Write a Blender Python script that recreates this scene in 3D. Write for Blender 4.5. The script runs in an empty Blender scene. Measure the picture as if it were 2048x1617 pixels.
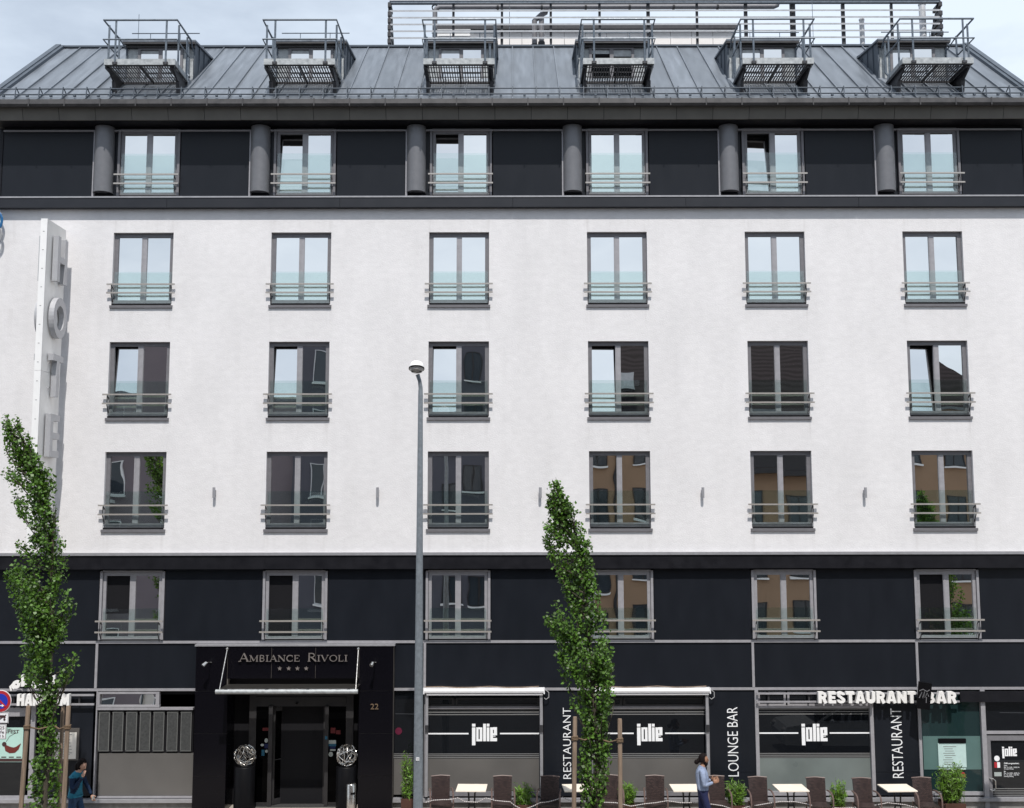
import bpy, math, random
import numpy as np
from mathutils import Vector, Matrix
R = math.radians
random.seed(7)
rng = np.random.default_rng(11)
S = bpy.context.scene
COL = S.collection

# ------------------------------------------------------------------ camera
EYE = Vector((0.0, -27.0, 7.0)); FPX = 2160.0; PITCH = math.atan(0.107); ROLL = R(-0.10)
cam = bpy.data.cameras.new('camera'); camo = bpy.data.objects.new('camera', cam); COL.objects.link(camo)
cam.sensor_width = 36.0; cam.lens = 36.0 * FPX / 2048.0; cam.clip_start = 0.05; cam.clip_end = 2000
CROT = Matrix.Rotation(math.pi / 2 + PITCH, 3, 'X') @ Matrix.Rotation(ROLL, 3, 'Z')
camo.matrix_world = Matrix.Translation(EYE) @ CROT.to_4x4()
S.camera = camo

def at(px, py, Y):
    d = CROT @ Vector(((px - 1024) / FPX, -(py - 808.5) / FPX, -1.0))
    t = (Y - EYE.y) / d.y
    p = EYE + d * t
    return p
def zt(py, Y, px=1024): return at(px, py, Y).z
def xt(px, py, Y): return at(px, py, Y).x

# ------------------------------------------------------------------ sky, sun, exposure
ELEV, AZ = R(59.0), R(6.0)
w = bpy.data.worlds.new('World'); S.world = w; w.use_nodes = True
nt = w.node_tree; nt.nodes.clear()
N = nt.nodes.new; L = nt.links.new
out = N('ShaderNodeOutputWorld'); bg = N('ShaderNodeBackground'); bg.inputs[1].default_value = 0.1
sky = N('ShaderNodeTexSky'); sky.sky_type = 'NISHITA'; sky.sun_disc = False
sky.sun_elevation = ELEV; sky.sun_rotation = math.pi - AZ; sky.air_density = 1.0; sky.dust_density = 1.5
tc = N('ShaderNodeTexCoord'); mp = N('ShaderNodeMapping'); mp.inputs['Scale'].default_value = (1.0, 1.0, 2.6)
mp.inputs['Location'].default_value = (0.35, 0.1, 0.2)
ns = N('ShaderNodeTexNoise'); ns.inputs['Scale'].default_value = 2.6; ns.inputs['Detail'].default_value = 7; ns.inputs['Roughness'].default_value = 0.55
rp = N('ShaderNodeValToRGB'); rp.color_ramp.elements[0].position = 0.36; rp.color_ramp.elements[1].position = 0.62
rp.color_ramp.elements[0].color = (0.52, 0.52, 0.52, 1); rp.color_ramp.elements[1].color = (0.97, 0.97, 0.97, 1)
mx = N('ShaderNodeMixRGB'); mx.inputs[2].default_value = (9.9, 11.15, 12.7, 1)
L(tc.outputs['Generated'], mp.inputs[0]); L(mp.outputs[0], ns.inputs[0]); L(ns.outputs[0], rp.inputs[0])
L(rp.outputs[0], mx.inputs[0]); L(sky.outputs[0], mx.inputs[1]); L(mx.outputs[0], bg.inputs[0]); L(bg.outputs[0], out.inputs[0])
sun = bpy.data.lights.new('sun', 'SUN'); sun.energy = 5.0; sun.angle = R(0.53); sun.color = (1.0, 0.955, 0.90)
so = bpy.data.objects.new('sun', sun); COL.objects.link(so)
sv = Vector((math.sin(AZ) * math.cos(ELEV), -math.cos(AZ) * math.cos(ELEV), math.sin(ELEV)))
so.rotation_euler = (-sv).to_track_quat('-Z', 'Y').to_euler(); so.location = (0, -30, 60)
S.view_settings.view_transform = 'Standard'; S.view_settings.look = 'None'
S.view_settings.exposure = -0.19; S.view_settings.gamma = 1.0; S.view_settings.use_curve_mapping = False
S.render.engine = 'CYCLES'
S.cycles.max_bounces = 8; S.cycles.transparent_max_bounces = 12

# ------------------------------------------------------------------ materials
def mat(name, c, rough=0.5, spec=0.5, metal=0.0, var=0.0, vscale=6.0, stretch=(1, 1, 1), bump=0.0, bscale=40.0, bstretch=None, isl=0.0):
    m = bpy.data.materials.new(name); m.use_nodes = True
    t = m.node_tree; b = t.nodes['Principled BSDF']
    b.inputs['Base Color'].default_value = (*c, 1); b.inputs['Roughness'].default_value = rough
    b.inputs['Specular IOR Level'].default_value = spec; b.inputs['Metallic'].default_value = metal
    n, l = t.nodes.new, t.links.new
    if var or bump:
        g = n('ShaderNodeNewGeometry')
    last = None
    if var:
        mpn = n('ShaderNodeMapping'); mpn.inputs['Scale'].default_value = stretch; l(g.outputs['Position'], mpn.inputs[0])
        no = n('ShaderNodeTexNoise'); no.inputs['Scale'].default_value = vscale; no.inputs['Detail'].default_value = 6; l(mpn.outputs[0], no.inputs[0])
        mr = n('ShaderNodeMapRange'); mr.inputs[1].default_value = 0.3; mr.inputs[2].default_value = 0.7
        mr.inputs[3].default_value = 1 - var; mr.inputs[4].default_value = 1 + var; l(no.outputs[0], mr.inputs[0])
        last = mr.outputs[0]
        rr = n('ShaderNodeMath'); rr.operation = 'MULTIPLY'; rr.inputs[1].default_value = rough; l(last, rr.inputs[0]); l(rr.outputs[0], b.inputs['Roughness'])
    if isl:
        g2 = n('ShaderNodeNewGeometry'); oi = n('ShaderNodeObjectInfo')
        ad = n('ShaderNodeMath'); ad.operation = 'ADD'; l(g2.outputs['Random Per Island'], ad.inputs[0]); l(oi.outputs['Random'], ad.inputs[1])
        fr = n('ShaderNodeMath'); fr.operation = 'FRACT'; l(ad.outputs[0], fr.inputs[0])
        mr2 = n('ShaderNodeMapRange'); mr2.inputs[3].default_value = 1 - isl; mr2.inputs[4].default_value = 1 + isl; l(fr.outputs[0], mr2.inputs[0])
        if last:
            mm = n('ShaderNodeMath'); mm.operation = 'MULTIPLY'; l(last, mm.inputs[0]); l(mr2.outputs[0], mm.inputs[1]); last = mm.outputs[0]
        else: last = mr2.outputs[0]
    if last:
        vm = n('ShaderNodeVectorMath'); vm.operation = 'SCALE'; vm.inputs[0].default_value = c; l(last, vm.inputs['Scale']); l(vm.outputs[0], b.inputs['Base Color'])
    if bump:
        mp2 = n('ShaderNodeMapping'); mp2.inputs['Scale'].default_value = bstretch or (1, 1, 1); l(g.outputs['Position'], mp2.inputs[0])
        nb = n('ShaderNodeTexNoise'); nb.inputs['Scale'].default_value = bscale; nb.inputs['Detail'].default_value = 3; l(mp2.outputs[0], nb.inputs[0])
        bu = n('ShaderNodeBump'); bu.inputs['Strength'].default_value = bump; bu.inputs['Distance'].default_value = 0.02
        l(nb.outputs[0], bu.inputs['Height']); l(bu.outputs[0], b.inputs['Normal'])
    return m

def mirror_glass(name, k, tint=(0.95, 1.0, 0.99), wav=0.03):
    m = bpy.data.materials.new(name); m.use_nodes = True; t = m.node_tree; t.nodes.clear(); n, l = t.nodes.new, t.links.new
    o = n('ShaderNodeOutputMaterial'); mi = n('ShaderNodeMixShader'); mi.inputs[0].default_value = k
    d = n('ShaderNodeBsdfDiffuse'); d.inputs[0].default_value = (0.006, 0.007, 0.009, 1)
    gl = n('ShaderNodeBsdfGlossy'); gl.inputs[0].default_value = (*tint, 1); gl.inputs['Roughness'].default_value = 0.0
    g = n('ShaderNodeNewGeometry'); nb = n('ShaderNodeTexNoise'); nb.inputs['Scale'].default_value = 1.1; nb.inputs['Detail'].default_value = 1
    bu = n('ShaderNodeBump'); bu.inputs['Strength'].default_value = wav; bu.inputs['Distance'].default_value = 0.1
    l(g.outputs['Position'], nb.inputs[0]); l(nb.outputs[0], bu.inputs['Height']); l(bu.outputs[0], gl.inputs['Normal'])
    l(d.outputs[0], mi.inputs[1]); l(gl.outputs[0], mi.inputs[2]); l(mi.outputs[0], o.inputs[0])
    return m

def thin_glass(name, tint, refl=0.06, rough=0.0):
    m = bpy.data.materials.new(name); m.use_nodes = True; t = m.node_tree; t.nodes.clear(); n, l = t.nodes.new, t.links.new
    o = n('ShaderNodeOutputMaterial'); mi = n('ShaderNodeMixShader'); mi.inputs[0].default_value = refl
    d = n('ShaderNodeBsdfTransparent'); d.inputs[0].default_value = (*tint, 1)
    gl = n('ShaderNodeBsdfGlossy'); gl.inputs['Roughness'].default_value = rough
    l(d.outputs[0], mi.inputs[1]); l(gl.outputs[0], mi.inputs[2]); l(mi.outputs[0], o.inputs[0])
    return m

def leaf_mat(name, c, tr):
    m = bpy.data.materials.new(name); m.use_nodes = True; t = m.node_tree; t.nodes.clear(); n, l = t.nodes.new, t.links.new
    o = n('ShaderNodeOutputMaterial'); g = n('ShaderNodeNewGeometry')
    hs = n('ShaderNodeHueSaturation'); hs.inputs['Color'].default_value = (*c, 1)
    a = n('ShaderNodeMapRange'); a.inputs[3].default_value = 0.3; a.inputs[4].default_value = 1.5; l(g.outputs['Random Per Island'], a.inputs[0]); l(a.outputs[0], hs.inputs['Value'])
    p = n('ShaderNodeBsdfPrincipled'); p.inputs['Roughness'].default_value = 0.45; p.inputs['Specular IOR Level'].default_value = 0.38; l(hs.outputs[0], p.inputs['Base Color'])
    tl = n('ShaderNodeBsdfTranslucent'); tl.inputs[0].default_value = (*tr, 1)
    mi = n('ShaderNodeMixShader'); mi.inputs[0].default_value = 0.2
    l(p.outputs[0], mi.inputs[1]); l(tl.outputs[0], mi.inputs[2]); l(mi.outputs[0], o.inputs[0])
    return m

def weave_mat(name, c1, c2):
    m = bpy.data.materials.new(name); m.use_nodes = True; t = m.node_tree; n, l = t.nodes.new, t.links.new
    b = t.nodes['Principled BSDF']; b.inputs['Roughness'].default_value = 0.42
    tcn = n('ShaderNodeTexCoord'); ck = n('ShaderNodeTexBrick'); ck.inputs['Scale'].default_value = 17
    ck.inputs['Color1'].default_value = (*c1, 1); ck.inputs['Color2'].default_value = (*c2, 1); ck.inputs['Mortar'].default_value = (0.008, 0.006, 0.006, 1)
    ck.inputs['Mortar Size'].default_value = 0.07; ck.inputs['Brick Width'].default_value = 0.8; ck.inputs['Row Height'].default_value = 0.42
    sx = n('ShaderNodeSeparateXYZ'); cx = n('ShaderNodeCombineXYZ'); ad = n('ShaderNodeMath'); ad.operation = 'ADD'
    l(tcn.outputs['Object'], sx.inputs[0]); l(sx.outputs[0], cx.inputs[0]); l(sx.outputs[2], ad.inputs[0]); l(sx.outputs[1], ad.inputs[1]); l(ad.outputs[0], cx.inputs[1])
    l(cx.outputs[0], ck.inputs[0]); l(ck.outputs[0], b.inputs['Base Color'])
    bu = n('ShaderNodeBump'); bu.inputs['Strength'].default_value = 0.6; bu.inputs['Distance'].default_value = 0.01; bu.invert = True
    l(ck.outputs['Fac'], bu.inputs['Height']); l(bu.outputs[0], b.inputs['Normal'])
    return m

def stripe_mat(name, axis, scale, c1, c2):
    m = bpy.data.materials.new(name); m.use_nodes = True; t = m.node_tree; n, l = t.nodes.new, t.links.new
    b = t.nodes['Principled BSDF']; b.inputs['Roughness'].default_value = 0.5
    g = n('ShaderNodeNewGeometry'); wv = n('ShaderNodeTexWave'); wv.wave_type = 'BANDS'; wv.bands_direction = axis; wv.inputs['Scale'].default_value = scale
    cr = n('ShaderNodeValToRGB'); cr.color_ramp.interpolation = 'CONSTANT'; cr.color_ramp.elements[0].color = (*c1, 1); cr.color_ramp.elements[1].color = (*c2, 1); cr.color_ramp.elements[1].position = 0.3
    l(g.outputs['Position'], wv.inputs[0]); l(wv.outputs[0], cr.inputs[0]); l(cr.outputs[0], b.inputs['Base Color'])
    return m

def tile_mat(name, c):   # far roof tiles, seen only as a reflection
    m = bpy.data.materials.new(name); m.use_nodes = True; t = m.node_tree; n, l = t.nodes.new, t.links.new
    b = t.nodes['Principled BSDF']; b.inputs['Roughness'].default_value = 0.9; b.inputs['Specular IOR Level'].default_value = 0.1
    g = n('ShaderNodeNewGeometry'); wv = n('ShaderNodeTexWave'); wv.bands_direction = 'Z'; wv.inputs['Scale'].default_value = 1.15; wv.inputs['Distortion'].default_value = 0.8; wv.inputs['Detail Scale'].default_value = 4
    cr = n('ShaderNodeValToRGB'); cr.color_ramp.elements[0].color = (c[0] * .4, c[1] * .4, c[2] * .4, 1); cr.color_ramp.elements[1].color = (*c, 1)
    l(g.outputs['Position'], wv.inputs[0]); l(wv.outputs[0], cr.inputs[0]); l(cr.outputs[0], b.inputs['Base Color'])
    return m

STAIN_Z = [zt(y, 0) for y in (616, 841, 1064)] + [zt(440, 0)]
def wall_mat(name, c):
    m = mat(name, c, 0.9, 0.2, var=0.045, vscale=0.9, stretch=(1, 1, 0.6), bump=0.35, bscale=55, bstretch=(0.45, 1, 1.0))
    t = m.node_tree; n, l = t.nodes.new, t.links.new; b = t.nodes['Principled BSDF']
    src = b.inputs['Base Color'].links[0].from_socket
    g = n('ShaderNodeNewGeometry'); mp_ = n('ShaderNodeMapping'); mp_.inputs['Scale'].default_value = (2.2, 1, 0.12); l(g.outputs['Position'], mp_.inputs[0])
    no = n('ShaderNodeTexNoise'); no.inputs['Scale'].default_value = 1.6; no.inputs['Detail'].default_value = 5; l(mp_.outputs[0], no.inputs[0])
    mr = n('ShaderNodeMapRange'); mr.inputs[1].default_value = 0.52; mr.inputs[2].default_value = 0.8; mr.inputs[3].default_value = 0.0; mr.inputs[4].default_value = 0.16; l(no.outputs[0], mr.inputs[0])
    n3 = n('ShaderNodeTexNoise'); n3.inputs['Scale'].default_value = 5.0; n3.inputs['Detail'].default_value = 8; n3.inputs['Roughness'].default_value = .7
    mp3 = n('ShaderNodeMapping'); mp3.inputs['Scale'].default_value = (0.8, 1, 1.6); l(g.outputs['Position'], mp3.inputs[0]); l(mp3.outputs[0], n3.inputs[0])
    mr3 = n('ShaderNodeMapRange'); mr3.inputs[1].default_value = 0.35; mr3.inputs[2].default_value = 0.65; mr3.inputs[3].default_value = 0.95; mr3.inputs[4].default_value = 1.04; l(n3.outputs[0], mr3.inputs[0])
    v3 = n('ShaderNodeVectorMath'); v3.operation = 'SCALE'; l(src, v3.inputs[0]); l(mr3.outputs[0], v3.inputs['Scale']); src = v3.outputs[0]
    mi = n('ShaderNodeMixRGB'); mi.inputs[2].default_value = (c[0] * .78, c[1] * .78, c[2] * .77, 1)
    l(mr.outputs[0], mi.inputs[0]); l(src, mi.inputs[1])
    def ma(op, a_, b_=None, c_=None):
        q = n('ShaderNodeMath'); q.operation = op
        for i_, v_ in enumerate((a_, b_, c_)):
            if v_ is None: continue
            if isinstance(v_, (int, float)): q.inputs[i_].default_value = v_
            else: l(v_, q.inputs[i_])
        return q.outputs[0]
    sp = n('ShaderNodeSeparateXYZ'); l(g.outputs['Position'], sp.inputs[0]); x_, z_ = sp.outputs[0], sp.outputs[2]
    d_ = ma('ABSOLUTE', ma('MULTIPLY', ma('SUBTRACT', ma('FRACT', ma('DIVIDE', ma('SUBTRACT', x_, 0.672 - 4.033 * 6), 4.033)), 0.0), 4.033))
    d_ = ma('ABSOLUTE', ma('SUBTRACT', d_, 4.033 / 2))          # distance to the bay centre
    e_ = ma('MAXIMUM', ma('SUBTRACT', 1.0, ma('DIVIDE', ma('ABSOLUTE', ma('SUBTRACT', d_, 0.74)), 0.13)), 0.0)
    e_ = ma('ADD', e_, ma('MULTIPLY', ma('LESS_THAN', d_, 0.78), 0.35))
    tot = None
    for zs_ in STAIN_Z:
        u_ = ma('DIVIDE', ma('SUBTRACT', zs_, z_), 0.75); k_ = ma('MULTIPLY', ma('GREATER_THAN', u_, 0.0), ma('MAXIMUM', ma('SUBTRACT', 1.0, u_), 0.0))
        tot = k_ if tot is None else ma('MAXIMUM', tot, k_)
    ns_ = n('ShaderNodeTexNoise'); ns_.inputs['Scale'].default_value = 9; ns_.inputs['Detail'].default_value = 4
    m4 = n('ShaderNodeMapping'); m4.inputs['Scale'].default_value = (1.4, 1, 0.10); l(g.outputs['Position'], m4.inputs[0]); l(m4.outputs[0], ns_.inputs[0])
    f_ = ma('MULTIPLY', ma('MULTIPLY', e_, tot), ma('MAXIMUM', ma('MULTIPLY', ma('SUBTRACT', ns_.outputs[0], 0.38), 2.2), 0.0))
    m5 = n('ShaderNodeMixRGB'); m5.inputs[2].default_value = (c[0] * .70, c[1] * .69, c[2] * .67, 1); l(ma('MINIMUM', ma('MULTIPLY', f_, 0.55), 0.6), m5.inputs[0]); l(mi.outputs[0], m5.inputs[1])
    l(m5.outputs[0], b.inputs['Base Color'])
    return m

M = {}
M['render'] = wall_mat('white_render', (0.70, 0.69, 0.70))
M['panel'] = mat('dark_cladding', (0.0100, 0.0120, 0.0168), 0.38, 0.22, var=0.08, vscale=3, stretch=(1, 1, 0.35), bump=0.012, bscale=2)
M['fascia'] = mat('fascia_tile', (0.007, 0.007, 0.010), 0.5, 0.25, var=0.15, vscale=4)
M['soffit'] = mat('soffit_panel', (0.13, 0.125, 0.115), 0.8, 0.2, var=0.12, vscale=2, isl=0.06)
M['ledge'] = mat('ledge_sheet', (0.010, 0.012, 0.018), 0.5, 0.4, var=0.1, vscale=3)
M['alu'] = mat('grey_aluminium', (0.32, 0.32, 0.34), 0.45, 0.5, 0.3, var=0.08, vscale=9)
M['frame'] = mat('window_frame_grey', (0.165, 0.162, 0.175), 0.5, 0.4, var=0.08, vscale=9)
M['framelight'] = mat('window_frame_light', (0.31, 0.305, 0.325), 0.45, 0.4, 0.1, var=0.08, vscale=9)
M['lining'] = mat('dark_lining', (0.012, 0.012, 0.014), 0.8, 0.1)
M['rail'] = mat('steel_rail', (0.40, 0.375, 0.35), 0.35, 0.5, 0.35, var=0.1, vscale=30)
M['pane'] = mirror_glass('coated_glass', 0.84, (1.0, 0.985, 0.955))
M['guard'] = thin_glass('green_guard_glass', (0.938, 0.977, 0.968), 0.06)
M['clear'] = thin_glass('clear_glass', (0.80, 0.86, 0.86), 0.10)
m_ = thin_glass('milky_canopy_glass', (0.75, 0.75, 0.74), 0.5, 0.35); M['canopy'] = m_
for n_ in m_.node_tree.nodes:
    if n_.type == 'BSDF_GLOSSY': n_.inputs[0].default_value = (0.55, 0.53, 0.5, 1)
M['zinc'] = mat('zinc_sheet', (0.148, 0.168, 0.196), 0.42, 0.45, 0.15, var=0.22, vscale=2.2, stretch=(3.2, 0.4, 0.4), isl=0.12)
M['zincdark'] = mat('zinc_dark', (0.075, 0.092, 0.115), 0.5, 0.4, 0.15, var=0.15, vscale=3)
M['galv'] = mat('galvanised_steel', (0.12, 0.145, 0.175), 0.45, 0.5, 0.3, var=0.22, vscale=14)
M['galvlight'] = mat('galvanised_sheet', (0.36, 0.38, 0.39), 0.5, 0.5, 0.2, var=0.25, vscale=10)
M['darksteel'] = mat('dark_steel', (0.045, 0.045, 0.05), 0.5, 0.4, 0.3, var=0.2, vscale=12)
M['gutter'] = mat('gutter_sheet', (0.06, 0.058, 0.06), 0.5, 0.4, 0.2, var=0.2, vscale=5)
M['cyl'] = mat('grey_round_pier', (0.152, 0.155, 0.168), 0.42, 0.4, 0.15, var=0.06, vscale=8)
M['signwhite'] = mat('sign_white', (0.80, 0.80, 0.80), 0.4, 0.4, var=0.03, vscale=5)
M['signgrey'] = mat('sign_silver', (0.42, 0.425, 0.445), 0.4, 0.5, 0.2, var=0.05)
M['signsmut'] = mat('sign_side_panel', (0.80, 0.79, 0.775), 0.5, 0.3, var=0.08, vscale=2)
M['stone'] = mat('black_stone', (0.0035, 0.0032, 0.0052), 0.22, 0.2, var=0.3, vscale=40)
M['black'] = mat('black_paint', (0.004, 0.004, 0.005), 0.45, 0.12, var=0.1)
M['shopglass'] = mirror_glass('dark_shop_glass', 0.042, (0.95, 0.97, 1.0), 0.01)
M['farglass'] = mat('far_window_glass', (0.035, 0.045, 0.055), 0.1, 0.5)
M['shopgreen'] = mat('green_shop_glass', (0.012, 0.028, 0.030), 0.02, 0.55)
M['greenfilm'] = mat('green_glass_film', (0.095, 0.165, 0.158), 0.2, 0.4, var=0.06, vscale=3)
M['frost'] = mat('frosted_film', (0.112, 0.107, 0.102), 0.38, 0.4, var=0.10, vscale=1.2)
M['frostgreen'] = mat('frosted_film_pale', (0.15, 0.175, 0.17), 0.32, 0.4, var=0.16, vscale=1.1)
M['stripe'] = mat('print_grey', (0.17, 0.17, 0.17), 0.6, 0.3)
M['print'] = mat('print_white', (0.82, 0.83, 0.85), 0.5, 0.3)
M['letterwhite'] = mat('letter_white', (0.80, 0.79, 0.775), 0.4, 0.4, var=0.03)
M['bronze'] = mat('letter_bronze', (0.26, 0.23, 0.215), 0.35, 0.5, 0.4, var=0.1)
M['awning'] = mat('awning_cassette_white', (0.74, 0.74, 0.76), 0.35, 0.4, var=0.03)
M['chrome'] = mat('polished_steel', (0.62, 0.60, 0.57), 0.18, 0.5, 0.9, var=0.2, vscale=20)
M['plinth'] = mat('concrete_plinth', (0.20, 0.195, 0.19), 0.85, 0.2, var=0.2, vscale=9, bump=0.2)
M['screenpanel'] = mat('grey_screen_print', (0.052, 0.054, 0.054), 0.5, 0.3, var=0.22, vscale=22)
M['screenline'] = mat('grey_screen_line', (0.13, 0.132, 0.128), 0.5, 0.3)
M['leaf'] = leaf_mat('poplar_leaf', (0.070, 0.150, 0.020), (0.16, 0.31, 0.025))
M['grassleaf'] = leaf_mat('bamboo_leaf', (0.105, 0.21, 0.022), (0.24, 0.42, 0.04))
M['bark'] = mat('bark', (0.075, 0.065, 0.05), 0.9, 0.2, var=0.35, vscale=14, stretch=(1, 1, 0.2), bump=0.5, bscale=30)
M['stake'] = mat('weathered_stake', (0.235, 0.175, 0.13), 0.85, 0.2, var=0.28, vscale=9, stretch=(3, 3, 0.25), bump=0.4, bscale=30, bstretch=(3, 3, .3))
M['rope'] = mat('coir_rope', (0.17, 0.12, 0.08), 0.9, 0.1, var=0.3, vscale=40)
M['lamppole'] = mat('lamp_pole_paint', (0.20, 0.225, 0.25), 0.5, 0.4, 0.2, var=0.14, vscale=16)
M['lampglass'] = mat('lamp_lens', (0.42, 0.40, 0.39), 0.15, 0.5, var=0.15, vscale=20)
M['rattan'] = weave_mat('brown_rattan', (0.080, 0.049, 0.045), (0.026, 0.016, 0.015))
M['rattantube'] = mat('rattan_tube', (0.125, 0.085, 0.075), 0.4, 0.4, var=0.2, vscale=50)
M['tabletop'] = mat('cream_table_top', (0.80, 0.73, 0.63), 0.45, 0.3, var=0.05, vscale=6)
M['iron'] = mat('cast_iron', (0.014, 0.014, 0.015), 0.5, 0.4)
M['terracotta'] = mat('brown_planter', (0.075, 0.035, 0.025), 0.7, 0.3, var=0.2)
M['soil'] = mat('soil', (0.03, 0.022, 0.016), 0.95, 0.1, var=0.4, vscale=30)
M['chain'] = stripe_mat('striped_chain', 'X', 7.5, (0.09, 0.075, 0.08), (0.50, 0.47, 0.46))
M['asphalt'] = mat('asphalt', (0.055, 0.055, 0.057), 0.85, 0.3, var=0.2, vscale=3, bump=0.3, bscale=120)
M['paving'] = mat('paving', (0.33, 0.30, 0.265), 0.85, 0.2, var=0.15, vscale=2)
M['sett'] = mat('pale_sett', (0.36, 0.32, 0.28), 0.85, 0.2, var=0.2, vscale=20, isl=0.3)
M['joint'] = mat('sand_joint', (0.12, 0.11, 0.10), 0.95, 0.1, var=0.2)
M['kerb'] = mat('granite_kerb', (0.30, 0.29, 0.28), 0.8, 0.3, var=0.15, vscale=20)
M['earth'] = mat('earth', (0.16, 0.15, 0.13), 0.95, 0.1, var=0.2)
M['red'] = mat('sign_red', (0.42, 0.025, 0.035), 0.4, 0.4); M['blue'] = mat('sign_blue', (0.02, 0.04, 0.42), 0.4, 0.4)
M['skin'] = mat('skin_brown', (0.28, 0.15, 0.095), 0.55, 0.3, var=0.08); M['skinpale'] = mat('skin_light', (0.46, 0.28, 0.21), 0.55, 0.3, var=0.08)
M['hair'] = mat('dark_hair', (0.009, 0.006, 0.006), 0.75, 0.12, var=0.4, vscale=60, bump=0.5, bscale=90)
M['shirt'] = mat('pale_blue_shirt', (0.235, 0.285, 0.40), 0.8, 0.2, var=0.12, vscale=9, bump=0.9, bscale=16)
M['navy'] = mat('navy_trousers', (0.017, 0.022, 0.065), 0.8, 0.2, var=0.2, vscale=9, bump=0.4, bscale=12)
M['teal'] = mat('teal_jacket', (0.012, 0.15, 0.235), 0.6, 0.3, var=0.15, vscale=9, bump=0.4, bscale=14)
M['sleeve'] = mat('dark_blue_sleeve', (0.008, 0.020, 0.05), 0.7, 0.2, var=0.2, vscale=9, bump=0.4, bscale=14)
M['jeans'] = mat('blue_jeans', (0.022, 0.05, 0.105), 0.8, 0.2, var=0.35, vscale=10, bump=0.4, bscale=14)
M['shoe'] = mat('black_leather', (0.012, 0.011, 0.010), 0.4, 0.4)
M['tan'] = mat('tan_render', (0.33, 0.222, 0.145), 0.9, 0.2, var=0.06, vscale=1)
M['mauve'] = mat('mauve_render', (0.20, 0.17, 0.185), 0.9, 0.2, var=0.06, vscale=1)
M['mauvedark'] = mat('grey_render', (0.105, 0.105, 0.125), 0.9, 0.2, var=0.06, vscale=1)
M['tiles'] = tile_mat('dark_roof_tile', (0.026, 0.020, 0.023))
M['creamwall'] = mat('cream_sheet', (0.80, 0.77, 0.75), 0.7, 0.3, var=0.04, vscale=2)
M['pvc'] = mat('grey_duct', (0.17, 0.17, 0.185), 0.5, 0.4, 0.1, var=0.15, vscale=6)
M['palegalv'] = mat('pale_slat', (0.52, 0.53, 0.55), 0.45, 0.5, 0.2, var=0.1, vscale=6)
M['carpaint'] = mat('silver_car_paint', (0.55, 0.57, 0.58), 0.25, 0.5, 0.4)
M['rubber'] = mat('rubber', (0.02, 0.02, 0.02), 0.8, 0.2)
M['poster'] = mat('poster_mint', (0.42, 0.62, 0.56), 0.35, 0.4, var=0.04, vscale=2)
M['chili'] = mat('poster_chili', (0.14, 0.03, 0.025), 0.4, 0.3); M['ink'] = mat('poster_ink', (0.06, 0.03, 0.03), 0.5, 0.3)
M['paper'] = mat('menu_paper', (0.72, 0.69, 0.63), 0.7, 0.2, var=0.05, vscale=30)
M['papergreen'] = mat('menu_paper_behind_glass', (0.47, 0.62, 0.60), 0.3, 0.4, var=0.05, vscale=14)
M['box'] = mat('menu_case', (0.10, 0.092, 0.085), 0.5, 0.4, 0.2)
M['sticker_blue'] = mat('sticker_blue', (0.018, 0.10, 0.17), 0.4, 0.3); M['sticker_red'] = mat('sticker_red', (0.10, 0.014, 0.016), 0.4, 0.3)
M['sticker_white'] = mat('sticker_white', (0.36, 0.40, 0.39), 0.4, 0.3); M['sticker_navy'] = mat('sticker_navy', (0.006, 0.014, 0.07), 0.4, 0.3)
M['cableblue'] = mat('blue_cable', (0.01, 0.13, 0.32), 0.4, 0.4); M['cablegrey'] = mat('grey_cable', (0.32, 0.32, 0.33), 0.5, 0.4)
M['darkframe'] = mat('dark_door_frame', (0.036, 0.035, 0.037), 0.4, 0.3, 0.2, var=0.1)
M['doorglass'] = mat('door_glass', (0.001, 0.001, 0.0012), 0.03, 0.04)
M['mat'] = mat('entrance_mat', (0.05, 0.05, 0.05), 0.95, 0.1, var=0.2, vscale=30)

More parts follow.
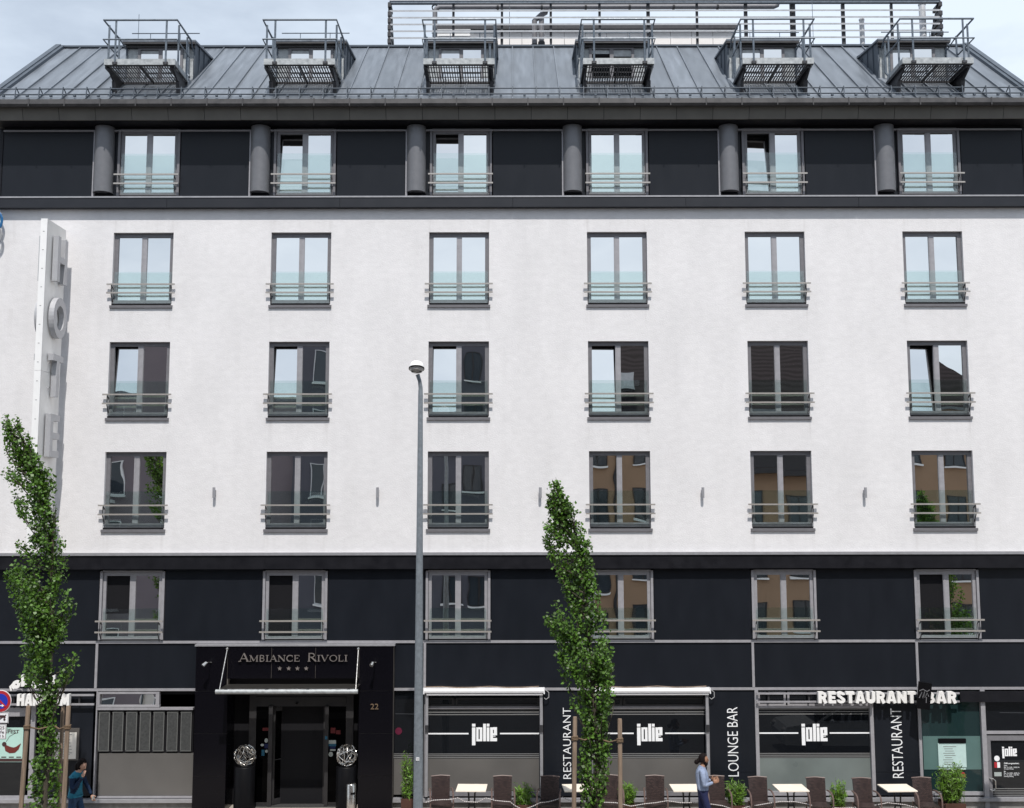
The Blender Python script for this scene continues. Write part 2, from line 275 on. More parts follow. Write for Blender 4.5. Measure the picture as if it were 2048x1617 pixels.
# ------------------------------------------------------------------ mesh builder
class B:
    def __init__(s): s.v = []; s.f = []; s.mi = []; s.cur = 0
    def add(s, vs, fs):
        n = len(s.v); s.v += [tuple(p) for p in vs]; s.f += [[i + n for i in f] for f in fs]; s.mi += [s.cur] * len(fs); return s
    def box(s, x0, x1, y0, y1, z0, z1):
        if x0 > x1: x0, x1 = x1, x0
        if y0 > y1: y0, y1 = y1, y0
        if z0 > z1: z0, z1 = z1, z0
        return s.add([(x0, y0, z0), (x1, y0, z0), (x1, y1, z0), (x0, y1, z0), (x0, y0, z1), (x1, y0, z1), (x1, y1, z1), (x0, y1, z1)],
                     [[0, 3, 2, 1], [4, 5, 6, 7], [0, 1, 5, 4], [1, 2, 6, 5], [2, 3, 7, 6], [3, 0, 4, 7]])
    def bar(s, p, q, w, h, up=(0, 0, 1)):
        p, q = Vector(p), Vector(q); d = (q - p).normalized(); u = Vector(up)
        if abs(d.dot(u)) > 0.98: u = Vector((0, 1, 0))
        a = d.cross(u).normalized() * w / 2; b = a.cross(d).normalized() * h / 2
        vs = [p - a - b, p + a - b, p + a + b, p - a + b, q - a - b, q + a - b, q + a + b, q - a + b]
        return s.add(vs, [[0, 1, 2, 3][::-1], [4, 5, 6, 7], [0, 1, 5, 4], [1, 2, 6, 5], [2, 3, 7, 6], [3, 0, 4, 7]])
    def tube(s, pts, r, n=8, cap=True):
        pts = [Vector(p) for p in pts]; k = len(pts); rs = r if isinstance(r, (list, tuple)) else [r] * k
        vs = []; a = None
        for i, p in enumerate(pts):
            d = (pts[min(i + 1, k - 1)] - pts[max(i - 1, 0)])
            d = d.normalized() if d.length > 1e-9 else Vector((0, 0, 1))
            if a is None:
                u = Vector((0, 0, 1)) if abs(d.z) < .9 else Vector((1, 0, 0)); a = d.cross(u).normalized()
            else:
                a = (a - d * a.dot(d)); a = a.normalized() if a.length > 1e-6 else d.orthogonal().normalized()
            b = d.cross(a)
            for j in range(n):
                t = 2 * math.pi * j / n; vs.append(p + (a * math.cos(t) + b * math.sin(t)) * rs[i])
        fs = []
        for i in range(k - 1):
            for j in range(n):
                fs.append([i * n + j, i * n + (j + 1) % n, (i + 1) * n + (j + 1) % n, (i + 1) * n + j])
        if cap: fs += [list(range(n))[::-1], [(k - 1) * n + j for j in range(n)]]
        return s.add(vs, fs)
    def prism(s, poly, y0, y1):      # polygon in XZ, extruded along Y
        n = len(poly)
        ar = sum(poly[i][0] * poly[(i + 1) % n][1] - poly[(i + 1) % n][0] * poly[i][1] for i in range(n))
        if ar < 0: poly = poly[::-1]
        vs = [(x, y0, z) for x, z in poly] + [(x, y1, z) for x, z in poly]
        fs = [list(range(n)), [n + i for i in range(n)][::-1]] + [[i, n + i, n + (i + 1) % n, (i + 1) % n] for i in range(n)]
        return s.add(vs, fs)
    def xprism(s, poly, x0, x1):     # polygon in YZ, extruded along X
        t = B(); t.prism(poly, 0, 1)
        return s.add([(x0 + (x1 - x0) * p[1], p[0], p[2]) for p in t.v], [f[::-1] for f in t.f] if x1 > x0 else t.f)
    def ribbon(s, pts, w, y0, y1):
        n = len(pts); ws = w if isinstance(w, (list, tuple)) else [w] * n; l, r = [], []
        for i in range(n):
            a, b = pts[max(i - 1, 0)], pts[min(i + 1, n - 1)]; dx, dz = b[0] - a[0], b[1] - a[1]; q = math.hypot(dx, dz) or 1
            nx, nz = -dz / q * ws[i] / 2, dx / q * ws[i] / 2
            l.append((pts[i][0] + nx, pts[i][1] + nz)); r.append((pts[i][0] - nx, pts[i][1] - nz))
        for i in range(n - 1): s.prism([l[i], l[i + 1], r[i + 1], r[i]], y0, y1)
        return s
    def ring(s, cx, cz, r0, r1, y0, y1, n=24, rx=1.0, a0=0, a1=360):
        full = abs(a1 - a0) >= 359.9; k = n if full else n + 1; vs = []
        for i in range(k):
            t = R(a0 + (a1 - a0) * i / n); c, q = math.cos(t) * rx, math.sin(t)
            for y in (y0, y1):
                vs += [(cx + c * r1, y, cz + q * r1), (cx + c * r0, y, cz + q * r0)]
        fs = []
        for i in range(n):
            a = i * 4; b = ((i + 1) % k) * 4
            fs += [[a, a + 1, b + 1, b], [a + 2, b + 2, b + 3, a + 3], [a, b, b + 2, a + 2], [a + 1, a + 3, b + 3, b + 1]]
        if not full: fs += [[0, 2, 3, 1], [(k - 1) * 4, (k - 1) * 4 + 1, (k - 1) * 4 + 3, (k - 1) * 4 + 2]]
        return s.add(vs, fs)
    def ell(s, c, r, n=14, m=9, rot=None):
        vs = []; fs = []
        for i in range(m + 1):
            ph = math.pi * i / m - math.pi / 2
            for j in range(n):
                t = 2 * math.pi * j / n
                p = Vector((math.cos(ph) * math.cos(t) * r[0], math.cos(ph) * math.sin(t) * r[1], math.sin(ph) * r[2]))
                if rot: p = rot @ p
                vs.append(p + Vector(c))
        for i in range(m):
            for j in range(n): fs.append([i * n + j, i * n + (j + 1) % n, (i + 1) * n + (j + 1) % n, (i + 1) * n + j])
        return s.add(vs, fs)
    def lathe(s, prof, c=(0, 0, 0), n=20):
        vs = []; fs = []; k = len(prof)
        for r, z in prof:
            for j in range(n):
                t = 2 * math.pi * j / n; vs.append((c[0] + r * math.cos(t), c[1] + r * math.sin(t), c[2] + z))
        for i in range(k - 1):
            for j in range(n): fs.append([i * n + j, i * n + (j + 1) % n, (i + 1) * n + (j + 1) % n, (i + 1) * n + j])
        return s.add(vs, fs)
    def mesh(s, name, mats, smooth=False):
        me = bpy.data.meshes.new(name); me.from_pydata(s.v, [], s.f)
        if not isinstance(mats, (list, tuple)): mats = [mats]
        for m_ in mats: me.materials.append(M[m_] if isinstance(m_, str) else m_)
        if len(mats) > 1: me.polygons.foreach_set('material_index', s.mi)
        if smooth:
            me.polygons.foreach_set('use_smooth', [True] * len(me.polygons)); me.set_sharp_from_angle(angle=R(38))
        me.update(); return me
    def build(s, name, mats, parent=None, loc=None, smooth=False):
        return link(name, s.mesh(name, mats, smooth), parent, loc)

def link(name, me, parent=None, loc=None):
    o = bpy.data.objects.new(name, me); COL.objects.link(o)
    if parent: o.parent = parent
    if loc is not None: o.location = loc
    return o
def thing(name, label, cat, loc=(0, 0, 0), rz=0, group=None):
    o = bpy.data.objects.new(name, None); COL.objects.link(o); o.empty_display_size = 0.2
    o.location = loc; o.rotation_euler = (0, 0, rz); o['label'] = label; o['category'] = cat
    if group: o['group'] = group
    return o
def tag(o, label, cat, group=None):
    o['label'] = label; o['category'] = cat
    if group: o['group'] = group
    return o
def kids(o): return [c for c in ALLKIDS.get(o.name, [])]
def copy_tree(o, parent=None):
    c = o.copy(); COL.objects.link(c); c.parent = parent
    for ch in [q for q in o.children]: copy_tree(ch, c)
    return c
def structure(o): o['kind'] = 'structure'; return o

# ------------------------------------------------------------------ text
_cache = {}
def glyph(txt, bold):
    k = (txt, bold)
    if k not in _cache:
        cu = bpy.data.curves.new('txt', 'FONT'); cu.body = txt; cu.size = 1; cu.resolution_u = 3; cu.offset = bold; cu.extrude = 0.5; cu.fill_mode = 'BOTH'
        ob = bpy.data.objects.new('txt', cu); me = bpy.data.meshes.new_from_object(ob)
        v = np.zeros(len(me.vertices) * 3); me.vertices.foreach_get('co', v); v = v.reshape(-1, 3)
        f = [list(p.vertices) for p in me.polygons]
        _cache[k] = (v, f); bpy.data.objects.remove(ob); bpy.data.curves.remove(cu); bpy.data.meshes.remove(me)
    return _cache[k]
def lettering(parent, txt, X0, X1, Z0, Z1, y, depth, mt, bold=0.0, vertical=False, name='letter', joined=False):
    """fits txt into the rectangle; one object for each letter unless joined"""
    full, _ = glyph(txt, bold); mn, mxx = full.min(0), full.max(0)
    jb = B()
    for i, ch in enumerate(txt):
        if ch == ' ': continue
        pre, _ = glyph(txt[:i + 1], bold); gv, gf = glyph(ch, bold)
        off = pre[:, 0].max() - gv[:, 0].max()
        v = gv.copy(); v[:, 0] += off
        a = (v[:, 0] - mn[0]) / (mxx[0] - mn[0]); b_ = (v[:, 1] - mn[1]) / (mxx[1] - mn[1]); d = v[:, 2]
        if vertical: X = X1 - b_ * (X1 - X0); Z = Z0 + a * (Z1 - Z0)
        else: X = X0 + a * (X1 - X0); Z = Z0 + b_ * (Z1 - Z0)
        Y = y - d * depth
        bb = jb if joined else B()
        bb.add(np.stack([X, Y, Z], 1).tolist(), gf)
        if not joined: bb.build(name, mt, parent)
    if joined: return jb.build(name, mt, parent)

# ------------------------------------------------------------------ ground
def sheet(name, x0, x1, y0, y1, z, m): return structure(B().add([(x0, y0, z), (x1, y0, z), (x1, y1, z), (x0, y1, z)], [[0, 1, 2, 3]]).build(name, m))
sheet('ground', -600, 600, -600, 600, -0.25, 'earth')
structure(B().box(-80, 80, -5.0, 14, -0.24, 0.0).build('pavement', 'paving'))
structure(B().box(-80, 80, -5.22, -5.0, -0.24, 0.004).build('kerb', 'kerb'))
structure(B().box(-80, 80, -22.0, -5.22, -0.24, -0.13).build('road', 'asphalt'))
structure(B().box(-80, 80, -45, -22.0, -0.24, 0.0).build('far_pavement', 'paving'))
bm = B()
for k in range(26): bm.add([(-78 + 6 * k, -13.67, -0.126), (-75 + 6 * k, -13.67, -0.126), (-75 + 6 * k, -13.55, -0.126), (-78 + 6 * k, -13.55, -0.126)], [[0, 1, 2, 3]])
structure(bm.build('road_marking', 'print'))
# small pale setts in front of the entrance: laid as arcs, joined
bm = B()
for i in range(84):
    for j in range(22):
        x = -7.6 + i * 0.06 + (j % 2) * 0.03 + random.uniform(-.004, .004); y = -1.0 + j * 0.058 + 0.02 * math.sin(i * .35)
        if y > 0.22: continue
        h = random.uniform(0.006, 0.014); g = 0.026
        bm.add([(x - g, y - g, 0), (x + g, y - g, 0), (x + g, y + g, 0), (x - g, y + g, 0), (x - g * .8, y - g * .8, h), (x + g * .8, y - g * .8, h), (x + g * .8, y + g * .8, h), (x - g * .8, y + g * .8, h)],
               [[4, 5, 6, 7], [0, 1, 5, 4], [1, 2, 6, 5], [2, 3, 7, 6], [3, 0, 4, 7]])
o = bm.build('pavement_sett', 'sett'); o['kind'] = 'stuff'

# ------------------------------------------------------------------ the hotel building
HB = thing('hotel_building', 'white and black six storey hotel with zinc roof and rows of double windows', 'building', (0, 0, 0))
XL, XR = -13.2, 13.26
def CX(i): return 0.672 + 4.033 * (i - 2.5)
def CT(i): return CX(i) + .035
YW, YT, YG = 0.0, 0.08, 0.08
# levels
Z_TOP = 17.10
Z_LEDGE_T = zt(392, -0.17); Z_LEDGE_B = zt(414, -0.17)
Z_FLASH_T = zt(1105, -0.10); Z_FLASH_B = zt(1110.5, -0.10); Z_FAS_B = zt(1138, -0.08)
Z_M1T, Z_M1B = zt(1281, YG), zt(1286, YG)      # aluminium line under first floor windows
Z_M2T, Z_M2B = zt(1376, YG), zt(1381, YG)      # aluminium line over the shopfronts
B().box(XL + .02, XR - .02, 0.62, 12, 0, 17.3).build('core_wall', 'lining', HB)  # near black, so gaps at open sashes show room darkness as colour
# side walls
for x in (XL, XR): B().box(x, x + (0.25 if x < 0 else -0.25), 0.36, 12, 0.0, 17.2).build('side_wall', 'render', HB)

# white rendered wall with openings
ROWS = {4: (zt(464.5, 0), zt(608, 0)), 3: (zt(683, 0), zt(833, 0)), 2: (zt(903, 0), zt(1056, 0))}
OW = 1.53
def wall_holes(x0, x1, z0, z1, holes, yf, yb):
    xs = sorted({x0, x1, *[h[0] for h in holes], *[h[1] for h in holes]}); zs = sorted({z0, z1, *[h[2] for h in holes], *[h[3] for h in holes]})
    b = B()
    for i in range(len(xs) - 1):
        for j in range(len(zs) - 1):
            a, c = (xs[i] + xs[i + 1]) / 2, (zs[j] + zs[j + 1]) / 2
            if any(h[0] < a < h[1] and h[2] < c < h[3] for h in holes): continue
            b.add([(xs[i], yf, zs[j]), (xs[i + 1], yf, zs[j]), (xs[i + 1], yf, zs[j + 1]), (xs[i], yf, zs[j + 1])], [[0, 1, 2, 3]])
    for h in holes + [(x0, x1, z0, z1)]:
        P = [(h[0], h[2]), (h[1], h[2]), (h[1], h[3]), (h[0], h[3])]
        for k in range(4):
            a, c = P[k], P[(k + 1) % 4]
            b.add([(a[0], yf, a[1]), (c[0], yf, c[1]), (c[0], yb, c[1]), (a[0], yb, a[1])], [[0, 1, 2, 3]])
    return b
holes = [(CX(i) - OW / 2, CX(i) + OW / 2, r[0] and r[1], r[0]) for i in range(6) for r in ROWS.values()]
wall_holes(XL, XR, Z_FLASH_T, Z_LEDGE_B, holes, YW, 0.35).build('rendered_wall', 'render', HB)

# ledge under the top floor
for k in range(6):
    a = XL + (XR - XL) * k / 6; b_ = XL + (XR - XL) * (k + 1) / 6
    B().box(a + .004, b_ - .004, -0.17, 0.30, Z_LEDGE_B, zt(395, -.17)).build('ledge_panel', 'ledge', HB)
B().box(XL, XR, -0.185, 0.30, zt(394.5, -.185), zt(391.5, -.185)).build('ledge_capping', 'alu', HB)
# fascia over first floor
B().box(XL, XR, -0.11, 0.25, Z_FLASH_B, Z_FLASH_T - .003).build('wall_flashing', 'alu', HB)
me = B().box(0.006, 1.014, -0.08, 0.20, Z_FAS_B, Z_FLASH_B - .004).mesh('fascia_tile', 'fascia')
for k in range(26):
    x = XL + 0.02 + k * 1.0085
    link('fascia_tile', me, HB, (x, random.uniform(-.002, .002), 0))
B().box(XL, XR, -0.072, 0.2, Z_FAS_B + .01, Z_FLASH_B - .01).build('fascia_backing', 'black', HB)
B().box(XL, XR, 0.16, 0.3, Z_M2B - .1, Z_FAS_B + .05).build('first_floor_backing', 'lining', HB)

# window prefab: origin bottom centre of the opening, frame front on y = 0
def window_prefab(h, wdt, fm, sill, guard_h, rail1, rail2, outer):
    hw = wdt / 2; fb, ft, fs, mu = (0.125, 0.10, 0.10, 0.135) if sill else (0.07, 0.085, 0.075, 0.14)
    b = B()
    b.box(-hw, -hw + fs, 0, .07, 0, h).box(hw - fs, hw, 0, .07, 0, h)
    b.box(-hw + fs, hw - fs, .001, .07, 0, fb).box(-hw + fs, hw - fs, .001, .07, h - ft, h)
    
    if outer:
        b.box(-hw - .07, -hw - .01, -.04, .07, -.02, h + .03).box(hw + .01, hw + .07, -.04, .07, -.02, h + .03).box(-hw - .01, hw + .01, -.03, .06, h + .004, h + .045)
    wnd = b.build('window', fm, HB)
    B().box(-mu / 2, mu / 2, .003, .07, fb + .001, h - ft - .001).box(-mu / 2 + .02, -mu / 2 + .035, -.004, .003, fb + .01, h - ft - .01).build('mullion', 'framelight', wnd)  # highlight on the mullion put into a lighter colour
    ib = B()
    ib.box(-hw + .01, -hw + fs - .012, .071, .30, .03, h - .03).box(hw - fs + .012, hw - .01, .071, .30, .03, h - .03)
    ib.box(-hw + .01, hw - .01, .30, .31, .03, h - .03).box(-mu / 2 + .02, mu / 2 - .02, .071, .30, fb, h - ft).box(-hw + .01, hw - .01, .071, .3, h - ft + .012, h - .01)
    ib.build('dark_room_backing', 'lining', wnd)  # room darkness put into the colour: near-black box behind the sashes
    pw = hw - fs - mu / 2
    for s_ in (-1, 1):
        c = s_ * (mu / 2 + pw / 2)
        p = B().box(-pw / 2 + .001, pw / 2 - .001, 0, .012, 0, h - fb - ft).build('pane', 'pane', wnd, (c, .035, fb))
    B().box(-hw + .03, hw - .03, -.045, -.033, .03, guard_h).build('glass_guard', 'guard', wnd)
    for z in (rail1, rail2):
        rb = B().box(-hw - .10, hw + .10, -.20, -.165, z - .019, z + .019)
        rb.build('rail', 'rail', wnd)
    for s_ in (-1, 1):
        x = s_ * (hw - .015)
        bb = B().bar((x, -.04, rail2 - .22), (x, -.175, rail2 - .03), .012, .035).bar((x, -.175, rail2 - .03), (x, -.163, rail1 + .01), .012, .035)
        bb.bar((x, -.163, rail1 - .02), (x, -.03, rail1 - .10), .012, .03)
        bb.build('bracket', 'darksteel', wnd)
    if sill:
        B().xprism([(-.135, -.095), (-.14, -.03), (.05, -.0), (.05, -.095)], -hw - .035, hw + .035).build('sill', fm, wnd)
        B().box(-hw + .01, hw - .01, -.112, -.092, -.02, .02).build('gap_strip', 'lining', wnd)  # dark strip filling the gap between frame and sill
    return wnd
def zrel(y, base, Y): return zt(y, Y) - base
TILT = {(4, 0): 0, (3, 0): 4.3, (3, 1): 4.6, (3, 2): 4.8, (3, 3): 4.8, (3, 5): 4.8, (2, 2): 1.1, (5, 1): 6.0, (5, 2): 5.0, (5, 4): 6.5, (1, 0): 2.6, (1, 1): 2.0, (1, 3): 0.6, (1, 5): 2.2}
TURN = {(5, 4): 9, (3, 5): 8, (1, 1): 14, (1, 5): 12, (3, 3): 3}
def place(wnd0, row, y, z, first, dx_=0.0):
    for i in range(6):
        o = wnd0 if i == 0 else copy_tree(wnd0, HB)
        o.location = (CX(i) + dx_, y, z)
        ps = [c for c in o.children if c.name.startswith('pane')]; ps.sort(key=lambda c: c.location.x)
        ps[0].rotation_euler = (-R(TILT.get((row, i), 0)), 0, 0)
        if TILT.get((row, i), 0) > 1: o['label'] = 'double window with its left sash tilted open'
        if (row, i) in TURN:
            ps[0].rotation_euler = (-R(TILT.get((row, i), 0)), R(0.0), R(TURN[(row, i)] * .35))
            ps[0].location.y += 0.05
        ps[1].rotation_euler = (R(random.uniform(-.25, .25)), 0, R(random.uniform(-.2, .2)))
    return wnd0
for r, (za, zb) in ROWS.items():
    ys = {4: (543, 567.5, 584.5), 3: (761, 788, 806), 2: (982, 1010, 1028)}[r]
    p = window_prefab(za - zb - .004, OW - .006, 'frame', True, zrel(ys[0], zb, .05), zrel(ys[1], zb, -.1), zrel(ys[2], zb, -.1), False)
    place(p, r, 0.09, zb, True)
# top floor
zb5 = zt(389, YT); za5 = zt(261, YT)
p = window_prefab(za5 - zb5, 1.46, 'frame', False, zrel(309, zb5, .15), zrel(350.5, zb5, 0.02), zrel(368.5, zb5, 0.02), True); place(p, 5, YT + .02, zb5, True, .035)
# first floor
zb1 = zt(1278, YG); za1 = zt(1144, YG)
p = window_prefab(za1 - zb1, 1.46, 'framelight', False, zrel(1217, zb1, .05), zrel(1242, zb1, -.1), zrel(1264, zb1, -.1), True); place(p, 1, YG + .02, zb1, True)

# top floor cladding, strips, round piers
zc0, zc1 = Z_LEDGE_T - .02, Z_TOP
for i in range(-1, 6):
    a = XL + .05 if i < 0 else CT(i) + .83
    b_ = XR - .05 if i == 5 else CT(i + 1) - 1.43
    B().box(a, b_, YT, YT + .15, zc0, zc1 - .10).build('cladding_panel', 'panel', HB)
me_c = B().lathe([(0.0, 0.0), (0.225, 0.0), (0.232, -.03), (0.25, -.03), (0.25, zc1 - zb5 - .06), (0, zc1 - zb5 - .06)], n=36)
me_c = me_c.mesh('round_pier', 'cyl', True)
for i in range(6):
    link('round_pier', me_c, HB, (CT(i) - 1.15, YT + .0, zb5 + .03 + .04))
    B().box(CT(i) - 1.425, CT(i) - 1.375, YT - .05, YT + .1, zc0, zc1 - .1).build('mullion', 'framelight', HB)
    B().box(CT(i) - 1.37, CT(i) - .82, YT + .06, YT + .15, zc0, zc1 - .1).build('cladding_panel', 'panel', HB)
    B().box(CT(i) - .80, CT(i) + .80, YT + .10, YT + .2, za5 + .05, zc1 - .1).build('head_panel', 'panel', HB)
B().box(XL + .05, XR - .05, YT - .03, YT + .2, zc1 - .09, zc1 - .05).build('head_rail', 'framelight', HB)
B().box(XL + .05, XR - .05, YT + .02, YT + .2, zc1 - .05, zc1 + .1).build('head_board', 'fascia', HB)
for x in (XL, XR): B().box(x - (.06 if x < 0 else -.06), x + (.045 if x < 0 else -.045), YT - .02, .5, zc0, zc1).build('corner_strip', 'fascia', HB)
# soffit and eaves
me_s = B().xprism([(-.55, 17.465), (-.445, 17.125), (-.41, 17.125), (-.51, 17.465)], 0.006, 0.917).mesh('eaves_panel', 'soffit')
for k in range(29):
    link('eaves_panel', me_s, HB, (XL - .15 + k * .9235, 0, random.uniform(-.003, .003)))
B().xprism([(-.535, 17.455), (-.432, 17.13), (.6, 17.13), (.6, 17.455)], XL - .14, XR + .14).build('soffit_board', 'fascia', HB)
gu = B().xprism([(-.71, 17.575), (-.72, 17.45), (-.68, 17.395), (-.54, 17.415), (-.52, 17.55), (-.68, 17.55)], XL - .2, XR + .2).build('gutter', 'gutter', HB)
gb = B().box(0, .03, -.728, -.68, 17.385, 17.585).mesh('gutter_clip', 'gutter')
for k in range(30): link('gutter_clip', gb, gu, (XL + .1 + k * .9, 0, 0))
# roof: standing seam pans on a slope
RY0, RZ0, RY1, RZ1 = -0.68, 17.546, 3.33, 20.74
SL = (RZ1 - RZ0) / (RY1 - RY0)
TH = math.atan(SL); cs, sn = math.cos(TH), math.sin(TH); RLEN = (RY1 - RY0) / cs
def rp_(x, s, n): return (x, RY0 + s * cs - n * sn, RZ0 + s * sn + n * cs)     # along slope s, height n above it
def zroof(y): return RZ0 + (y - RY0) * SL
ROOF = B().add([rp_(XL, 0, -.02), rp_(XR, 0, -.02), rp_(XR, RLEN, -.02), rp_(XL, RLEN, -.02), (XL, RY1, 17.2), (XR, RY1, 17.2), (XL, RY0 + .2, 17.2), (XR, RY0 + .2, 17.2)],
               [[0, 1, 2, 3], [4, 6, 0, 3], [5, 2, 1, 7]]).build('roof', 'zincdark', HB)
NP = 44; PW = (XR - XL) / NP
b = B(); b.add([rp_(.012, 0, 0), rp_(PW, 0, 0), rp_(PW, RLEN, 0), rp_(.012, RLEN, 0), rp_(.012, 0, -.02), rp_(PW, 0, -.02)], [[0, 1, 2, 3], [4, 5, 1, 0]])
b.add([rp_(-.012, -.01, 0), rp_(.012, -.01, 0), rp_(.012, RLEN, 0), rp_(-.012, RLEN, 0), rp_(-.012, -.01, .045), rp_(.012, -.01, .045), rp_(.012, RLEN, .045), rp_(-.012, RLEN, .045)],
      [[4, 5, 6, 7], [0, 1, 5, 4], [1, 2, 6, 5], [3, 0, 4, 7], [2, 3, 7, 6]])
mp_pan = b.mesh('roof_pan', 'zinc')
for k in range(NP):
    o = link('roof_pan', mp_pan, ROOF, (XL + k * PW, 0, random.uniform(-.003, .003)))
for x in (XL, XR):
    s_ = 1 if x > 0 else -1
    b = B()
    for (a, c, n0, n1) in ((-.02, .13, .0, .11), (-.12, -.02, -.1, .08)):
        xa, xb = x + s_ * a, x + s_ * c
        b.add([rp_(xa, -.03, n0), rp_(xb, -.03, n0), rp_(xb, RLEN + .05, n0), rp_(xa, RLEN + .05, n0), rp_(xa, -.03, n1), rp_(xb, -.03, n1), rp_(xb, RLEN + .05, n1), rp_(xa, RLEN + .05, n1)],
              [[0, 3, 2, 1], [4, 5, 6, 7], [0, 1, 5, 4], [1, 2, 6, 5], [2, 3, 7, 6], [3, 0, 4, 7]])
    b.build('verge_flashing', 'zincdark', ROOF)
b = B(); b.bar((XL, RY1 + .02, RZ1 + .04), (XR, RY1 + .02, RZ1 + .04), .16, .05); b.build('ridge_capping', 'zincdark', ROOF)
B().box(XL, XR, RY1 + .1, 12, 17.3, RZ1 - .15).build('flat_roof', 'zincdark', HB)
# snow guard
b = B(); b.tube([rp_(XL, .33, .20), rp_(XR, .33, .20)], .016, 6).tube([rp_(XL, .22, .09), rp_(XR, .22, .09)], .018, 6)
SG = b.build('snow_guard', 'zincdark', HB)
b = B(); b.bar(rp_(0, .12, .03), rp_(0, .48, .03), .03, .02).bar(rp_(0, .14, .03), rp_(0, .35, .24), .02, .03).bar(rp_(0, .35, .24), rp_(0, .44, .04), .02, .02)
me_b = b.mesh('guard_bracket', 'zincdark')
for k in range(NP): link('guard_bracket', me_b, SG, (XL + k * PW, 0, 0))
me_k = B().box(-.03, .03, -.03, .03, -.025, .02).mesh('snow_stop', 'zincdark')
for k in range(NP): link('snow_stop', me_k, SG, tuple(Vector(rp_(XL + (k + .5) * PW, .20, .06))))

# dormers
def dormer():
    yf = 0.80; zb = zroof(yf) - .02; zt_ = 19.70; hw = .93; yb = 2.6
    b = B(); b.box(-hw + .04, hw - .04, yf + .04, yf + .08, zb - .1, zt_)
    d = b.build('dormer', 'galvlight', HB)
    for s_ in (-1, 1):
        b = B(); b.xprism([(yf, zb - .2), (yf, zt_), (yb, zt_ + .28), (yb, zroof(yb) - .05)], s_ * (hw - .04), s_ * hw)
        for k in range(3):
            yy = yf + .35 + k * .45; b.bar((s_ * (hw + .012), yy, zroof(yy)), (s_ * (hw + .012), yy, zt_ + .12), .024, .02, (0, 1, 0))
        b.build('dormer_cheek', 'zincdark', d)
    b = B(); b.xprism([(yf - .17, zt_ + .0), (yf - .17, zt_ + .05), (yb, zt_ + .33), (yb, zt_ + .28)], -hw - .05, hw + .05)
    b.build('dormer_roof', 'zinc', d)
    b = B(); b.box(-hw - .04, hw + .04, yf - .16, yf - .06, zt_ - .05, zt_ + .0).box(-hw, hw, yf - .06, yf + .04, zt_ - .11, zt_ - .06)
    b.build('dormer_fascia', 'gutter', d)
    # door window: frame, two leaves
    wh = 1.44; z0 = zb - .05; w2 = .60
    b = B(); b.box(-w2, -w2 + .07, yf - .01, yf + .04, z0, z0 + wh * .66).box(w2 - .07, w2, yf - .01, yf + .04, z0, z0 + wh * .66).box(-.05, .05, yf - .008, yf + .04, z0, z0 + wh * .66 - .06)
    b.box(-w2 + .07, w2 - .07, yf - .009, yf + .04, z0 + wh * .66 - .06, z0 + wh * .66).box(-w2 + .07, w2 - .07, yf - .009, yf + .04, z0, z0 + .06)
    b.build('dormer_window', 'frame', d)
    for s_ in (-1, 1):
        B().box(s_ * .05 + (.001 if s_ > 0 else -.001), s_ * (w2 - .07), yf + .015, yf + .025, z0 + .06, z0 + wh * .66 - .06).build('pane', 'pane', d)
    # rain pipe beside the front and thin rail on the roof
    sx = hw - .16
    b = B(); b.tube([(sx, yf - .10, zt_ - .10), (sx, yf - .10, zb + .12), (sx + .06, yf - .14, zb + .02)], .035, 8); b.lathe([(.03, 0), (.06, .1), (.06, .13)], (sx, yf - .10, zt_ - .14), 10)
    b.build('rain_pipe', 'galv', d)
    b = B(); b.tube([(-.8, yf + .05, zt_ + .33), (1.02, yf + .05, zt_ + .33)], .014, 6).tube([(-.3, yf + .05, zt_ + .05), (-.3, yf + .05, zt_ + .33)], .01, 6).tube([(.5, yf + .05, zt_ + .05), (.5, yf + .05, zt_ + .33)], .01, 6)
    b.build('roof_rail', 'galv', d)
    return d
D0 = dormer()
for i in range(6):
    d = D0 if i == 0 else copy_tree(D0, HB)
    d.location = (CX(i), 0, 0)
    if i >= 3:
        for c in d.children:
            if c.name.startswith('rain_pipe'): c.location.x = -2 * (.93 - .16)
    pl = sorted([c for c in d.children if c.name.startswith('pane')], key=lambda c: sum(v.co.x for v in c.data.vertices))
    if i in (0, 1, 3, 4):
        for q, c in enumerate(pl):
            if q == 0 or i == 3:
                c.location.z = -.11 if i != 3 else -.2
                if i == 3:
                    c.data = c.data.copy(); c.data.materials[0] = M['doorglass']
        if i != 3:
            B().box(-.53, -.05, .80 + .028, .80 + .034, zroof(.8) + .0, zroof(.8) + .70).build('dark_gap', 'lining', d)

# ------------------------------------------------------------------ plinth and ground floor lines
zsill_t, zsill_b = zt(1592.5, YG), zt(1601, YG)
def seg_plinth(x0, x1):
    B().box(x0, x1, .06, .5, 0, zsill_b - .02).build('plinth', 'plinth', HB)
    B().box(x0, x1, -.02, .3, zsill_b - .025, zsill_t - .045).build('base_sill', 'alu', HB)
PXL, PXR = xt(388, 1450, -.1), xt(786, 1450, -.1)       # portal
seg_plinth(XL, PXL - .003); seg_plinth(PXR + .003, XR)
for (x0, x1) in ((XL, PXL - .004), (PXR + .004, XR)):
    B().box(x0, x1, YG - .03, .2, Z_M2B, Z_M2T).build('transom_rail', 'framelight', HB)
B().box(XL, XR, YG - .03, .2, Z_M1B, Z_M1T).build('transom_rail', 'framelight', HB)
